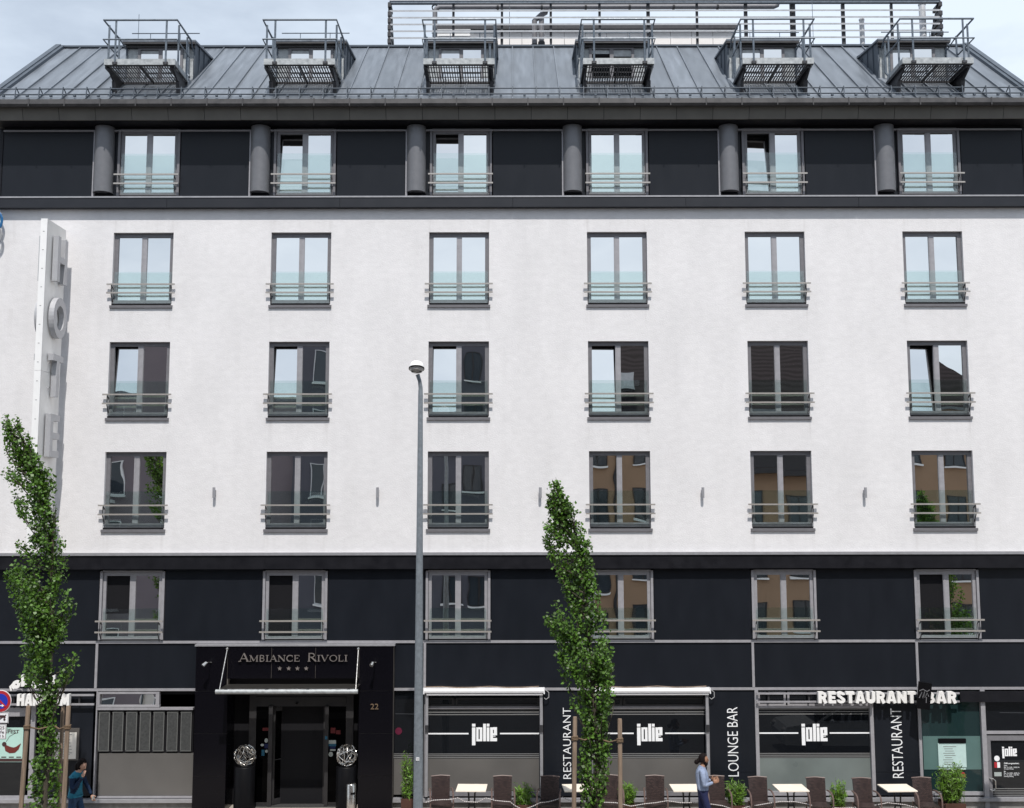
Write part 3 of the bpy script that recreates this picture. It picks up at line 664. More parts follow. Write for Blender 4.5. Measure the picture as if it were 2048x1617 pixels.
# first floor panels between windows; band panels below
for i in range(-1, 6):
    a = XL if i < 0 else CX(i) + .815
    b_ = XR if i == 5 else CX(i + 1) - .815
    B().box(a + .004, b_ - .004, YG, .18, Z_M1T + .004, Z_FAS_B + .08).build('cladding_panel', 'panel', HB)
MU = [CX(i) - .81 for i in range(6)]
edges = [XL] + MU + [XR]
for i in range(7):
    a, b_ = edges[i] + .03, edges[i + 1] - .03
    spans = [(a, b_)]
    out_ = []
    for (p0, p1) in spans:
        if p1 < PXL or p0 > PXR: out_.append((p0, p1)); continue
        if p0 < PXL - .05: out_.append((p0, PXL - .006))
        if p1 > PXR + .05: out_.append((PXR + .006, p1))
    for (p0, p1) in out_: B().box(p0, p1, YG, .18, Z_M2T + .004, Z_M1B - .004).build('cladding_panel', 'panel', HB)
for i, x in enumerate(MU):
    if PXL - .2 < x < PXR + .2: continue
    B().box(x - .03, x + .03, YG - .035, .18, Z_M2T + .001, Z_M1B - .001).build('mullion', 'framelight', HB)

# ------------------------------------------------------------------ entrance portal
zp_top = zt(1292, -.1); zo_top = zt(1357, -.1)
OXL, OXR = xt(454, 1450, -.1), xt(717, 1450, -.1)
b = B().box(PXL - .03, PXR + .03, -.12, .2, zp_top, zp_top + .045); b.build('portal_capping', 'alu', HB)
tiles = []
for (x0, x1) in ((PXL, xt(455, 1325, -.1)), (xt(455, 1325, -.1), xt(543, 1325, -.1)), (xt(543, 1325, -.1), xt(631, 1325, -.1)), (xt(631, 1325, -.1), xt(718, 1325, -.1)), (xt(718, 1325, -.1), PXR)):
    lo = zt(1382, -.1) if (x0 == PXL or x1 == PXR) else zo_top
    tiles.append((x0, x1, lo, zp_top - .004))
for (x0, x1) in ((PXL, OXL), (OXR, PXR)):
    zz = [zt(1382, -.1), zt(1467, -.1), zt(1552, -.1), 0.0]
    for k in range(3): tiles.append((x0, x1, zz[k + 1], zz[k]))
for (x0, x1, z0, z1) in tiles:
    B().box(x0 + .004, x1 - .004, -.10 + random.uniform(-.001, .001), .1, z0 + .004, z1 - .004).build('stone_tile', 'stone', HB)
b = B().box(PXL + .002, OXL - .01, -.092, .3, 0, zp_top - .01).box(OXR + .01, PXR - .002, -.092, .3, 0, zp_top - .01).box(OXL - .009, OXR + .009, -.092, .3, zo_top + .01, zp_top - .01)
b.build('portal_joint', 'joint', HB)
YD = 1.0    # depth of the door wall
b = B().box(OXL - .3, OXL - .003, .1, YD + .8, 0, zo_top + .3).box(OXR + .003, OXR + .3, .1, YD + .8, 0, zo_top + .3).box(OXL - .3, OXR + .3, .1, YD + .8, zo_top + .004, zo_top + .3)
b.box(OXL, OXR, YD + .8, YD + .9, 0, zo_top)
b.build('porch_lining', 'stone', HB)
# the core box must not fill the porch: front part of it is hollow there (porch lining stands in front of it)
# revolving door
def dx(px): return xt(px, 1500, .55)
RD = B()
zh_t, zh_b = zt(1393, .45), zt(1412, .45)
YR = .42
xs_ = [xt(497, 1500, YR), xt(511, 1500, YR), xt(537, 1500, YR), xt(545, 1500, YR), xt(650, 1500, YR), xt(657, 1500, YR), xt(691, 1500, YR), xt(706, 1500, YR)]
RD.box(xs_[0], xs_[1], YR, YR + .1, 0.02, zo_top).box(xs_[6], xs_[7], YR, YR + .1, 0.02, zo_top)
RD.box(xs_[2], xs_[3], YR - .06, YR + .06, 0.02, zh_b + .02).box(xs_[4], xs_[5], YR - .06, YR + .06, 0.02, zh_b + .02)
RD.box(xs_[1], xs_[6], YR - .01, YR + .1, zh_b, zh_t).box(xs_[0], xs_[7], YR + .01, YR + .1, zh_t + .002, zo_top - .01)
RD.box(xs_[1], xs_[2], YR, YR + .06, .02, .10).box(xs_[5], xs_[6], YR, YR + .06, .02, .10)
RV = RD.build('revolving_door', 'darkframe', HB)
B().box(xs_[1], xs_[2], YR + .02, YR + .035, .10, zh_b - .002).build('side_pane', 'doorglass', RV)
B().box(xs_[5], xs_[6], YR + .02, YR + .035, .10, zh_b - .002).build('side_pane', 'doorglass', RV)
cxd = xt(612, 1500, 1.0); cyd = 1.15
for (ex, ey) in ((xs_[3] + .02, YR + .08), (xs_[4] - .05, YR + .2), (cxd + .1, 1.75)):
    B().bar((cxd, cyd, 1.2), (ex, ey, 1.2), .02, 2.1).build('door_wing', 'doorglass', RV)
    b = B().bar((cxd, cyd, .10), (ex, ey, .10), .04, .14).bar((cxd, cyd, zh_b - .08), (ex, ey, zh_b - .08), .04, .1).bar((cxd, cyd, 1.1), (ex, ey, 1.1), .035, .02).bar((ex, ey, .03), (ex, ey, zh_b - .03), .05, .05)
    b.build('wing_frame', 'darkframe', RV)
B().tube([(cxd, cyd, .02), (cxd, cyd, zh_b)], .05, 10).build('door_post', 'darkframe', RV)
B().lathe([(0, 0), (.035, 0), (.035, .03), (0, .03)], (xt(594, 1406, YR), YR - .03, zt(1407, YR)), 10).build('door_sensor', 'black', RV)
B().box(OXL + .3, OXR - .3, .32, YD + .75, .0, .018).build('entrance_mat', 'mat', HB)
for (px0, px1, py0, py1, mt) in ((525, 537, 1456, 1462, 'sticker_red'), (529, 536, 1477, 1486, 'sticker_white'), (521, 528, 1488, 1493, 'sticker_white'), (529, 537, 1488, 1497, 'sticker_navy'), (523, 529, 1500, 1512, 'sticker_blue'), (530, 536, 1500, 1506, 'sticker_white'),
        (661, 671, 1456, 1467, 'sticker_red'), (672, 681, 1461, 1469, 'sticker_red'), (657, 672, 1481, 1488, 'sticker_white'), (657, 672, 1488.2, 1493, 'sticker_blue'), (659, 671, 1493.2, 1498, 'sticker_navy'), (660, 671, 1499, 1502, 'sticker_white'), (657, 666, 1504, 1514, 'sticker_white'), (651, 656, 1472, 1478, 'sticker_blue')):
    p, q = at(px0, py1, YR + .01), at(px1, py0, YR + .01)
    yy = YR + .012 if px0 != 651 else YR - .066
    if abs((px1 - px0) - (py1 - py0)) <= 2 and mt == 'sticker_white':
        n = 14; B().prism([((p.x + q.x) / 2 + (q.x - p.x) / 2 * math.cos(2 * math.pi * k / n), (p.z + q.z) / 2 + (q.z - p.z) / 2 * math.sin(2 * math.pi * k / n)) for k in range(n)], yy - .004, yy + .007).build('sticker', mt, RV)
    else: B().box(p.x, q.x, yy - .003, yy + .007, p.z, q.z).build('sticker', mt, RV)

# entrance lettering with serifs
SG_ = thing('hotel_name_sign', 'bronze serif hotel name with four stars on black stone over the entrance', 'sign', tuple(at(586, 1330, -.10)))
SO = Vector(SG_.location)
# strokes in a unit box (width, list); thick .13, thin .05
K, T_ = .135, .055
def arc(cx, cz, rx, rz, a0, a1, n=9): return [(cx + rx * math.cos(R(a0 + (a1 - a0) * i / n)), cz + rz * math.sin(R(a0 + (a1 - a0) * i / n))) for i in range(n + 1)]
def serif(x, z, w_=.26): return ([(x - w_ / 2, z), (x + w_ / 2, z)], .045)
GL = {
 'A': (.86, [([(.08, 0), (.43, 1)], T_), ([(.43, 1), (.78, 0)], K), ([(.2, .34), (.66, .34)], T_), serif(.08, .02), serif(.78, .02)]),
 'M': (1.02, [([(.12, 0), (.12, .97)], T_), ([(.12, .97), (.5, .08)], K), ([(.5, .08), (.88, .97)], T_), ([(.88, .97), (.88, 0)], K), serif(.12, .02), serif(.88, .02), serif(.08, .98, .16), serif(.92, .98, .16)]),
 'B': (.68, [([(.14, 0), (.14, 1)], K), ([(.1, .98), (.3, .98)] + arc(.3, .75, .24, .23, 90, -90), T_ * 1.5), ([(.14, .52), (.32, .52)] + arc(.32, .27, .27, .25, 90, -90) + [(.1, .02)], T_ * 1.5)]),
 'I': (.36, [([(.18, 0), (.18, 1)], K), serif(.18, .02, .32), serif(.18, .98, .32)]),
 'N': (.9, [([(.13, 0), (.13, .98)], T_), ([(.1, .98), (.77, .02)], K), ([(.77, 0), (.77, 1)], T_), serif(.13, .02), serif(.77, .98), serif(.08, .98, .14)]),
 'C': (.8, [(arc(.44, .5, .37, .48, 42, 318, 16), [T_] + [.09] * 3 + [K] * 9 + [.09] * 3 + [T_]), ([(.72, .68), (.72, .96)], .045), ([(.72, .04), (.72, .3)], .045)]),
 'E': (.68, [([(.14, 0), (.14, 1)], K), ([(.05, .975), (.6, .975)], T_), ([(.14, .52), (.45, .52)], T_), ([(.05, .025), (.64, .025)], T_), ([(.6, .99), (.6, .78)], .045), ([(.64, .01), (.64, .24)], .045), ([(.45, .42), (.45, .62)], .045)]),
 'R': (.78, [([(.14, 0), (.14, 1)], K), ([(.1, .975), (.34, .975)] + arc(.34, .74, .25, .235, 90, -90) + [(.14, .5)], T_ * 1.5), ([(.34, .5), (.74, .02)], K * .9), serif(.14, .02), serif(.72, .02, .14)]),
 'V': (.86, [([(.08, 1), (.43, 0)], K), ([(.43, 0), (.78, 1)], T_), serif(.08, .98), serif(.78, .98)]),
 'O': (.94, [(arc(.47, .5, .39, .48, 0, 360, 22), [.12, .11, .09, .07, .06, .055, .06, .07, .09, .11, .12, .13, .12, .11, .09, .07, .06, .055, .06, .07, .09, .11, .12])]),
 'L': (.64, [([(.14, 0), (.14, 1)], K), ([(.05, .025), (.58, .025)], T_), ([(.58, .01), (.58, .26)], .045), serif(.14, .98)]),
}
def serif_text(parent, txt, px0, px1, py_base, py_cap, py_small, Y, mt, org):
    x0, x1 = xt(px0, py_base, Y), xt(px1, py_base, Y); zb = zt(py_base, Y, px0); hc = zt(py_cap, Y, px0) - zb; hs = zt(py_small, Y, px0) - zb
    adv = []; c = 0
    for k, ch in enumerate(txt):
        h = hc if (k == 0 or txt[k - 1] == ' ') else hs
        wd = .55 * hc if ch == ' ' else GL[ch][0] * h
        adv.append((c, h)); c += wd + .09 * hs
    f = (x1 - x0) / (c - .09 * hs)
    for k, ch in enumerate(txt):
        if ch == ' ': continue
        b = B(); q = 0
        for pts, wds in GL[ch][1]:
            h = adv[k][1]; P = [(x0 + (adv[k][0] + x * h) * f - org.x, zb + z * h - org.z) for x, z in pts]
            W = [w_ * h * 1.15 for w_ in wds] if isinstance(wds, list) else wds * h * 1.15
            b.ribbon(P, W, -.05 - q * .0008, -.02); q += 1
        b.build('letter', mt, parent)
serif_text(SG_, 'AMBIANCE RIVOLI', 478, 695, 1323.5, 1307, 1311, -.13, 'bronze', SO)
for px in (559.5, 577.5, 595, 612.5):
    c = at(px, 1337.5, -.13); pts = []
    for k in range(10):
        rr = .057 if k % 2 == 0 else .024; t = math.pi / 2 + k * math.pi / 5; pts.append((c.x - SO.x + rr * math.cos(t), c.z - SO.z + rr * math.sin(t)))
    B().prism(pts, -.04, -.015).build('star', 'bronze', SG_)
HN = thing('house_number', 'bronze house number 22 on the black stone pier right of the entrance', 'house number', tuple(at(749, 1415, -.10)))
p, q = at(741, 1419, -.11), at(757, 1408, -.11); HO = Vector(HN.location)
lettering(HN, '22', p.x - HO.x, q.x - HO.x, p.z - HO.z, q.z - HO.z, -.012, .02, 'rope', 0.0, name='digit')
BK = {
 'R': (.74, [([(.14, 0), (.14, 1)], .28), ([(.14, .885), (.36, .885)] + arc(.36, .69, .21, .195, 90, -90) + [(.14, .495)], .23), ([(.40, .5), (.60, 0)], .27)]),
 'E': (.62, [([(.14, 0), (.14, 1)], .28), ([(.1, .885), (.6, .885)], .23), ([(.1, .5), (.55, .5)], .2), ([(.1, .115), (.61, .115)], .23)]),
 'S': (.68, [(arc(.34, .735, .215, .155, -5, 250, 12) + arc(.34, .27, .215, .16, 70, -185, 12), .23)]),
 'T': (.66, [([(0, .88), (.66, .88)], .24), ([(.33, 0), (.33, .9)], .28)]),
 'A': (.80, [([(.13, 0), (.35, 1)], .25), ([(.67, 0), (.45, 1)], .25), ([(.22, .27), (.58, .27)], .18), ([(.30, .9), (.50, .9)], .2)]),
 'U': (.74, [([(.14, 1), (.14, .38)] + arc(.37, .36, .23, .235, 180, 360, 12) + [(.60, 1)], .27)]),
 'N': (.76, [([(.13, 0), (.13, 1)], .26), ([(.63, 0), (.63, 1)], .26), ([(.13, .92), (.63, .08)], .26)]),
 'B': (.73, [([(.14, 0), (.14, 1)], .28), ([(.14, .885), (.36, .885)] + arc(.36, .72, .18, .165, 90, -90) + [(.14, .555)], .21), ([(.14, .51), (.38, .51)] + arc(.38, .31, .2, .2, 90, -90) + [(.14, .11)], .22)]),
 'H': (.76, [([(.14, 0), (.14, 1)], .27), ([(.62, 0), (.62, 1)], .27), ([(.14, .5), (.62, .5)], .22)]),
 'M': (.94, [([(.13, 0), (.13, 1)], .24), ([(.81, 0), (.81, 1)], .24), ([(.16, .94), (.47, .12)], .21), ([(.78, .94), (.47, .12)], .21)]),
}
def block_text(parent, txt, X0, X1, Z0, Z1, y0, y1, mt):
    H = Z1 - Z0; gap = .07; tot = sum(BK[c_][0] for c_ in txt) + gap * (len(txt) - 1); f = (X1 - X0) / tot; c = 0
    for ch in txt:
        b = B()
        for q, (pts, wd) in enumerate(BK[ch][1]):
            b.ribbon([(X0 + (c + x) * f, Z0 + z * H) for x, z in pts], wd * (f + H) / 2, y0 - q * .0011, y1 + q * .0007)
        c += BK[ch][0] + gap
        b.build('letter', mt, parent)
# entrance spotlights
for i, px in enumerate((418, 748)):
    c = at(px + (3 if i == 0 else 2), 1325, -.10)
    sp = thing('spotlight', ('small chrome spotlight on the black stone left of the hotel name', 'small chrome spotlight on the black stone right of the hotel name')[i], 'spotlight', tuple(c), 0, 'spotlights over the entrance')
    B().tube([(0, 0, 0), (0, -.28, .03)], .012, 6).build('arm', 'chrome', sp)
    B().tube([(-.02, -.28, .03), (-.09 if i == 0 else -.05, -.34, -.04)], [.035, .05], 10).build('lamp_head', 'chrome', sp)
    B().lathe([(0, -.005), (.035, -.005), (.035, .01), (0, .01)], (0, 0, 0), 10).build('base', 'chrome', sp)
# glass canopy
zc = zt(1383, -.85); CL, CR = xt(433, 1383, -.85), xt(714, 1383, -.85)
CA = thing('entrance_canopy', 'glass canopy with steel front tube and two tie rods over the hotel entrance', 'canopy', ((CL + CR) / 2, -.1, zc))
ox = (CL + CR) / 2
B().tube([(CL - ox - .02, -.75, 0), (CR - ox + .02, -.75, 0)], .055, 12).build('front_tube', 'galvlight', CA, smooth=True)
B().box(CL - ox + .05, CR - ox - .02, -.72, -.02, .055, .067).build('glass_sheet', 'canopy', CA)
for k in range(4):
    x = CL - ox + .22 + k * (CR - CL - .42) / 3
    B().bar((x, 0.0, .03), (x, -.75, .05), .03, .04).build('canopy_arm', 'darksteel', CA)
    B().ring(x, 0, .05, .068, -.77, -.73, 12).build('clamp', 'darksteel', CA)
for px0, xf in ((455, CL - ox + .07), (717, CR - ox - .03)):
    p = at(px0, 1298, -.1)
    B().tube([(p.x - ox, -.01, p.z - zc), (xf, -.74, .05)], .014, 6).build('tie_rod', 'chrome', CA)
    B().ell((p.x - ox, -.02, p.z - zc), (.035, .03, .035), 8, 6).build('rod_anchor', 'chrome', CA)
# plinths with wire balls, ash bin
for i, px in enumerate((491, 694)):
    c = at(px, 1500, .08)
    t = thing('plant_plinth', ('black round plinth left of the revolving door', 'black round plinth right of the revolving door')[i], 'plinth', (c.x, .05, 0), 0, 'plinths beside the door')
    hz = zt(1531, .08)
    B().lathe([(0, 0.0), (.25, 0), (.25, hz - .02), (.235, hz), (0, hz)], n=24).build('drum', 'black', t, smooth=True)
    B().lathe([(.252, .02), (.258, .02), (.258, .05), (.252, .05)], n=24).build('base_band', 'lining', t)
    s_ = thing('wire_ball', ('tangled silver wire ball on the left plinth by the door', 'tangled silver wire ball on the right plinth by the door')[i], 'ornament', (c.x, .05, hz + .25), 0, 'wire balls beside the door')
    for k in range(17):
        q = Vector((random.gauss(0, 1), random.gauss(0, 1), random.gauss(0, 1))).normalized(); a = q.orthogonal().normalized(); bb = q.cross(a)
        rr = random.uniform(.17, .25); off = q * math.sqrt(max(0, .252 ** 2 - rr ** 2)) * random.choice((-1, 1))
        pts = [off + (a * math.cos(2 * math.pi * j / 18) + bb * math.sin(2 * math.pi * j / 18)) * rr * (1 + .05 * math.sin(3 * j + k)) for j in range(19)]
        B().tube(pts, .008, 5, False).build('wire', 'chrome', s_)
c = at(703, 1585, -.12)
t = thing('ash_bin', 'slim stainless steel ash bin at the right jamb of the entrance', 'ash bin', (c.x, -.16, 0))
B().lathe([(0, .02), (.115, .02), (.115, .66), (.10, .68), (.03, .68)], n=20).build('body', 'chrome', t, smooth=True)
B().lathe([(0, 0), (.13, 0), (.13, .02), (0, .02)], n=20).build('foot', 'chrome', t)
B().box(.0, .1, -.118, -.05, .45, .50).build('ash_slot', 'black', t)

# ------------------------------------------------------------------ shopfronts
YS = YG + .02
def hbox(b, px0, px1, py0, py1, y0, y1):
    p, q = at(px0, py1, YS), at(px1, py0, YS); b.box(p.x, q.x, y0, y1, p.z, q.z); return b
def logo(parent, px0, py0, px1, py1, y, mt='print'):
    p, q = at(px0, py1, y), at(px1, py0, y); W = q.x - p.x; H = q.z - p.z
    U = lambda a: p.x + a * W / 50.0
    V = lambda a: q.z - a * H / 43.0
    b = B()
    def r(a0, a1, b0, b1): b.box(U(a0), U(a1), y - .003, y + .003, V(b1), V(b0))
    r(0, 6.8, 0, 5.6); r(0, 6.8, 7.4, 43)                                   # j
    r(8.6, 13, 7.4, 35); r(15.5, 20.6, 7.4, 35); r(13.01, 15.49, 7, 11); r(13.01, 15.49, 31, 35)   # o
    r(22.2, 28, 0, 35)                                              # l
    r(29.4, 34.8, 0, 5.6); r(29.4, 34.8, 7.4, 35)                               # i
    r(36.3, 42, 7.4, 35); r(42.01, 43.8, 7, 12); r(43.81, 50, 7, 23); r(42.01, 50, 28.5, 35); r(42.01, 43.8, 19, 22.9); r(42.01, 47, 24.0, 25.5)      # e
    return b.build('logo_print', mt, parent)
def shop_window(px0, px1, awn, frost, glass, cxl):
    zt0 = Z_M2B - .002
    b = B()
    p = at(px0, 1500, YS).x; q = at(px1, 1500, YS).x
    b.box(p, p + .085, YS - .06, YS + .08, zsill_t, zt0).box(q - .085, q, YS - .06, YS + .08, zsill_t, zt0)
    za, zb = zt(1412.5, YS), zt(1417, YS)
    b.box(p + .086, q - .086, YS - .02, YS + .07, zb - .01, za).box(p + .086, q - .086, YS - .03, YS + .07, zsill_t, zsill_t + .1)
    sw = b.build('shop_window', 'framelight' if not awn else 'frame', HB)
    B().box(p + .086, q - .086, YS + .03, YS + .045, zsill_t + .1, zt0).build('pane', glass, sw)
    zf = zt(1518, YS)
    B().box(p + .088, q - .088, YS + .02, YS + .029, zsill_t + .101, zf).build('frosted_film', frost, sw)
    for y in ((1418.5, 1421), (1424, 1426), (1429, 1430.8), (1508, 1509.5), (1511.5, 1513.2), (1515, 1516.8)):
        B().box(p + .088, q - .088, YS + .022, YS + .0295, zt(y[1], YS), zt(y[0], YS)).build('stripe_print', 'stripe', sw)
    lx = cxl
    logo(sw, lx - 25, 1448, lx + 25, 1491, YS + .024)
    for (a, c) in ((px0 + 8, lx - 32), (lx + 31, px1 - 7)):
        B().box(xt(a, 1468, YS), xt(c, 1468, YS), YS + .021, YS + .027, zt(1469.3, YS), zt(1466.6, YS)).build('line_print', 'print', sw)
    # vent light in the transom
    vb = B(); m_ = xt(px0 + (62 if awn else 62), 1400, YS)
    z0, z1 = za + .002, zt(1385 if not awn else 1396, YS)
    for (u0, u1) in ((p + .088, m_ - .02), (m_ + .02, q - .088)):
        vb.box(u0, u1, YS - .01, YS + .029, z0, z0 + .04).box(u0, u1, YS - .01, YS + .029, z1 - .04, z1).box(u0, u0 + .05, YS - .011, YS + .029, z0, z1).box(u1 - .05, u1, YS - .011, YS + .029, z0, z1)
    vb.build('vent_light', 'framelight' if not awn else 'darkframe', sw)
    return sw
shop_window(848, 1086, True, 'frost', 'shopglass', 969)
shop_window(1183, 1419, True, 'frost', 'shopglass', 1299.5)
shop_window(1511, 1748, False, 'frostgreen', 'shopglass', 1629)
# reveal left of first restaurant window
b = hbox(B(), 786.5, 846, 1381.5, 1591, YS + .03, YS + .045); b.build('side_glazing', 'shopglass', HB)
b = hbox(B(), 787, 846, 1518, 1590, YS + .02, YS + .029); b.build('frosted_film', 'frost', HB)
for y in ((1508, 1509.5), (1511.5, 1513.2), (1515, 1516.8)): hbox(B(), 787, 846, y[0], y[1], YS + .022, YS + .0295).build('stripe_print', 'stripe', HB)
c = at(797, 1463, YS); nn = 16
B().prism([(c.x + .085 * math.cos(2 * math.pi * k / nn), c.z + .085 * math.sin(2 * math.pi * k / nn)) for k in range(nn)], YS + .02, YS + .029).build('round_sticker', mat('dim_magenta', (0.11, 0.012, 0.035), .4, .3), HB)
# dark piers with vertical words
piers = [(1088, 1181, 'RESTAURANT', 1126.5, 1141.5, 1416, 1558), (1421, 1509, 'LOUNGE BAR', 1456.5, 1474.5, 1414.5, 1553), (1750, 1838, 'RESTAURANT', 1785.5, 1802, 1417, 1556)]
vlab = ['white upright word RESTAURANT on the dark pier left of the middle poplar', 'white upright words LOUNGE BAR on the dark pier right of the second awning', 'white upright word RESTAURANT on the dark pier under the RESTAURANT BAR sign']
for k, (a, c, wd, l0, l1, t0, t1) in enumerate(piers):
    p, q = at(a, 1592, YG), at(c, 1381.5, YG)
    zj = zt(1546, YG)
    B().box(p.x, q.x, YG, .18, zj + .003, q.z).build('cladding_panel', 'panel', HB)
    B().box(p.x, q.x, YG, .18, zsill_t, zj - .003).build('cladding_panel', 'panel', HB)
    mid = at((l0 + l1) / 2, (t0 + t1) / 2, YG)
    vs = thing('upright_lettering', vlab[k], 'lettering', tuple(mid), 0, 'upright words on the dark piers')
    A_, Z_ = at(l0, t1, YG), at(l1, t0, YG)
    xw = Z_.x - A_.x
    lettering(vs, wd, mid.x - xw / 2 - mid.x, mid.x + xw / 2 - mid.x, A_.z - mid.z, Z_.z - mid.z, -.006, .008, 'print', -0.010, vertical=True)
# bay with green glass and menu case, then the door on the far right
b = B(); p = at(1841, 1590, YS); q = at(1968, 1404, YS)
b.box(p.x, p.x + .07, YS - .06, YS + .08, zsill_t, Z_M2B - .002).box(q.x - .11, q.x, YS - .06, YS + .08, 0.02, Z_M2B - .002).box(p.x + .071, q.x - .111, YS - .03, YS + .07, zsill_t, zsill_t + .08)
gw = b.build('green_window', 'framelight', HB)
B().box(p.x + .071, q.x - .111, YS + .03, YS + .045, zsill_t + .08, Z_M2B - .002).build('pane', 'shopgreen', gw)
hbox(B(), 1849, 1961, 1473, 1540, YS + .021, YS + .029).build('green_film', 'greenfilm', gw)
cse = at(1904, 1506, YS)
mcse = thing('menu_case', 'pale menu sheet in a case behind green glass beside the bar door', 'menu board', tuple(cse))
def rel(b, o, px0, px1, py0, py1, y0, y1):
    p, q = at(px0, py1, YS), at(px1, py0, YS); b.box(p.x - o.x, q.x - o.x, y0 - o.y, y1 - o.y, p.z - o.z, q.z - o.z); return b
rel(B(), cse, 1877, 1931, 1477.5, 1486, YS - .03, YS + .02).build('header_strip', 'black', mcse)
rel(B(), cse, 1877.5, 1931, 1487, 1535, YS - .01, YS + .018).build('menu_sheet', 'papergreen', mcse)
b = B()
for k in range(9): rel(b, cse, 1886 + (k % 3) * 2, 1912 - (k * 7) % 9, 1493 + k * 4.4, 1494.2 + k * 4.4, YS - .0115, YS - .008)
b.build('menu_text', 'stripe', mcse)
rel(B(), cse, 1877, 1931.5, 1536.5, 1539.5, YS - .012, YS + .02).build('case_rail', 'papergreen', mcse)
# door on the far right
dl = xt(1970, 1550, YS)
zd = zt(1471, YS)
B().box(dl, XR, YS - .05, YS + .07, zt(1469.5, YS), zt(1464, YS)).build('door_transom', 'framelight', HB)
hbox(B(), 1969, 2075, 1404, 1463.5, YS + .02, YS + .05).build('transom_pane', 'shopglass', HB)
d_r = XR - .04
b = B(); b.box(dl + .01, dl + .16, YS - .03, YS + .05, .04, zd - .02).box(dl + .16, d_r, YS - .029, YS + .05, zd - .14, zd - .02).box(dl + .16, d_r, YS - .029, YS + .05, .04, .16)
bd = b.build('bar_door', 'frame', HB)
B().box(dl + .16, d_r, YS + .01, YS + .025, .16, zd - .14).build('pane', 'shopglass', bd)
hx = xt(1978, 1570, YS)
B().tube([(hx, YS - .03, zt(1558, YS)), (hx + .07, YS - .10, zt(1558, YS)), (hx + .12, YS - .10, zt(1562, YS)), (hx + .12, YS - .10, zt(1577, YS)), (hx + .07, YS - .10, zt(1581, YS)), (hx, YS - .03, zt(1581, YS))], .014, 8).build('handle', 'chrome', bd)
logo(bd, 2005, 1494, 2033, 1517, YS + .005)
n = 16; c = at(1994, 1517.5, YS)
B().prism([(c.x + .066 * math.cos(2 * math.pi * k / n), c.z + .066 * math.sin(2 * math.pi * k / n)) for k in range(n)], YS + .002, YS + .009).build('sticker', 'print', bd)
hbox(B(), 1989, 1994.4, 1525, 1536, YS + .002, YS + .009).build('sticker', 'red', bd); hbox(B(), 1994.5, 2000, 1525, 1536, YS + .002, YS + .009).build('sticker', 'print', bd)
hbox(B(), 1989, 2003, 1545, 1553, YS + .002, YS + .009).build('sticker', 'sticker_white', bd)
def line_text(parent, txt, px0, px1, py0, py1, mt='print', y=YS + .008, bold=0):
    p, q = at(px0, py1, y), at(px1, py0, y); return lettering(parent, txt, p.x, q.x, p.z, q.z, y, .004, mt, bold, name='print_line', joined=True)
line_text(bd, 'Öffnungszeiten', 2008, 2038, 1525, 1529.5, bold=.01)
for k, tx in enumerate(('Küche', 'Mo - Sa 12.00 - 22.00 Uhr', 'Sonntag Ruhetag', 'Bar', 'Mo - Do 12.00 - 24.00 Uhr', 'Fr - Sa 12.00 - 1.00 Uhr', 'Sonntag Ruhetag')):
    y = 1530.5 + k * 3.4 + (1.5 if k > 2 else 0); line_text(bd, tx, 2008, 2008 + len(tx) * 1.25, y, y + 2.4)
b = B()
for k in range(11):
    y = 1577 + k * 4.4; hbox(b, 1984, 2070, y, y + 1.8, YS + .002, YS + .009)
b.build('stripe_print', 'stripe', bd)
# blank grey fascia strip of the bar sign
b = hbox(B(), 1917, 2078, 1382, 1403, YS - .12, YS - .04); b.build('sign_strip', 'fascia', HB)
# left part: hammam shop
b = B(); hbox(b, -30, 56, 1416, 1433, YS - .03, YS + .06); hbox(b, 56, 73, 1411, 1592, YS - .035, YS + .06); hbox(b, -30, 56, 1592, 1603, YS - .03, YS + .06)
hw_ = b.build('shop_window', 'framelight', HB); hw_['label'] = 'window of the shop on the left with a poster'
hbox(B(), -30, 56, 1433.2, 1591.8, YS + .03, YS + .045).build('pane', 'shopglass', hw_)
po = at(22, 1490, YS)
PO = thing('poster', 'mint poster with a dark red chili and the word INFEST in the left shop window', 'poster', tuple(po))
rel(B(), po, -30, 46.5, 1456, 1525, YS + .018, YS + .026).build('poster_sheet', 'poster', PO)
p0, q0 = at(-9, 1467.5, YS), at(38, 1460.5, YS)
lettering(PO, 'WINFEST', p0.x - po.x, q0.x - po.x, p0.z - po.z, q0.z - po.z, YS + .016 - po.y, .004, 'ink', .012, name='poster_word', joined=True)
p0, q0 = at(12, 1460, YS), at(22, 1457.5, YS); lettering(PO, 'Chuchu', p0.x - po.x, q0.x - po.x, p0.z - po.z, q0.z - po.z, YS + .016 - po.y, .004, 'ink', 0, name='poster_word', joined=True)
P = lambda px, py: (at(px, py, YS).x - po.x, at(px, py, YS).z - po.z)
B().ribbon([P(10, 1492), P(14, 1498), P(20, 1501), P(28, 1501), P(34, 1497), P(41, 1488)], [.05, .14, .15, .13, .09, .01], YS + .012 - po.y, YS + .017 - po.y).build('chili_print', 'chili', PO)
n = 14; cc = P(8, 1489); B().prism([(cc[0] + .055 * math.cos(2 * math.pi * k / n), cc[1] + .055 * math.sin(2 * math.pi * k / n)) for k in range(n)], YS + .010 - po.y, YS + .0115 - po.y).build('round_print', 'ink', PO)
B().ribbon([P(12, 1484), P(18, 1474), P(28, 1468), P(36, 1466)], .008, YS + .013 - po.y, YS + .0165 - po.y).build('stalk_print', 'ink', PO)
b = B()
for k in range(5): rel(b, po, -28 + k * 15, -18 + k * 15, 1514, 1516, YS + .013, YS + .0165)
rel(b, po, -28, 44, 1518, 1524, YS + .0135, YS + .0168); b.build('poster_footer', 'ink', PO)
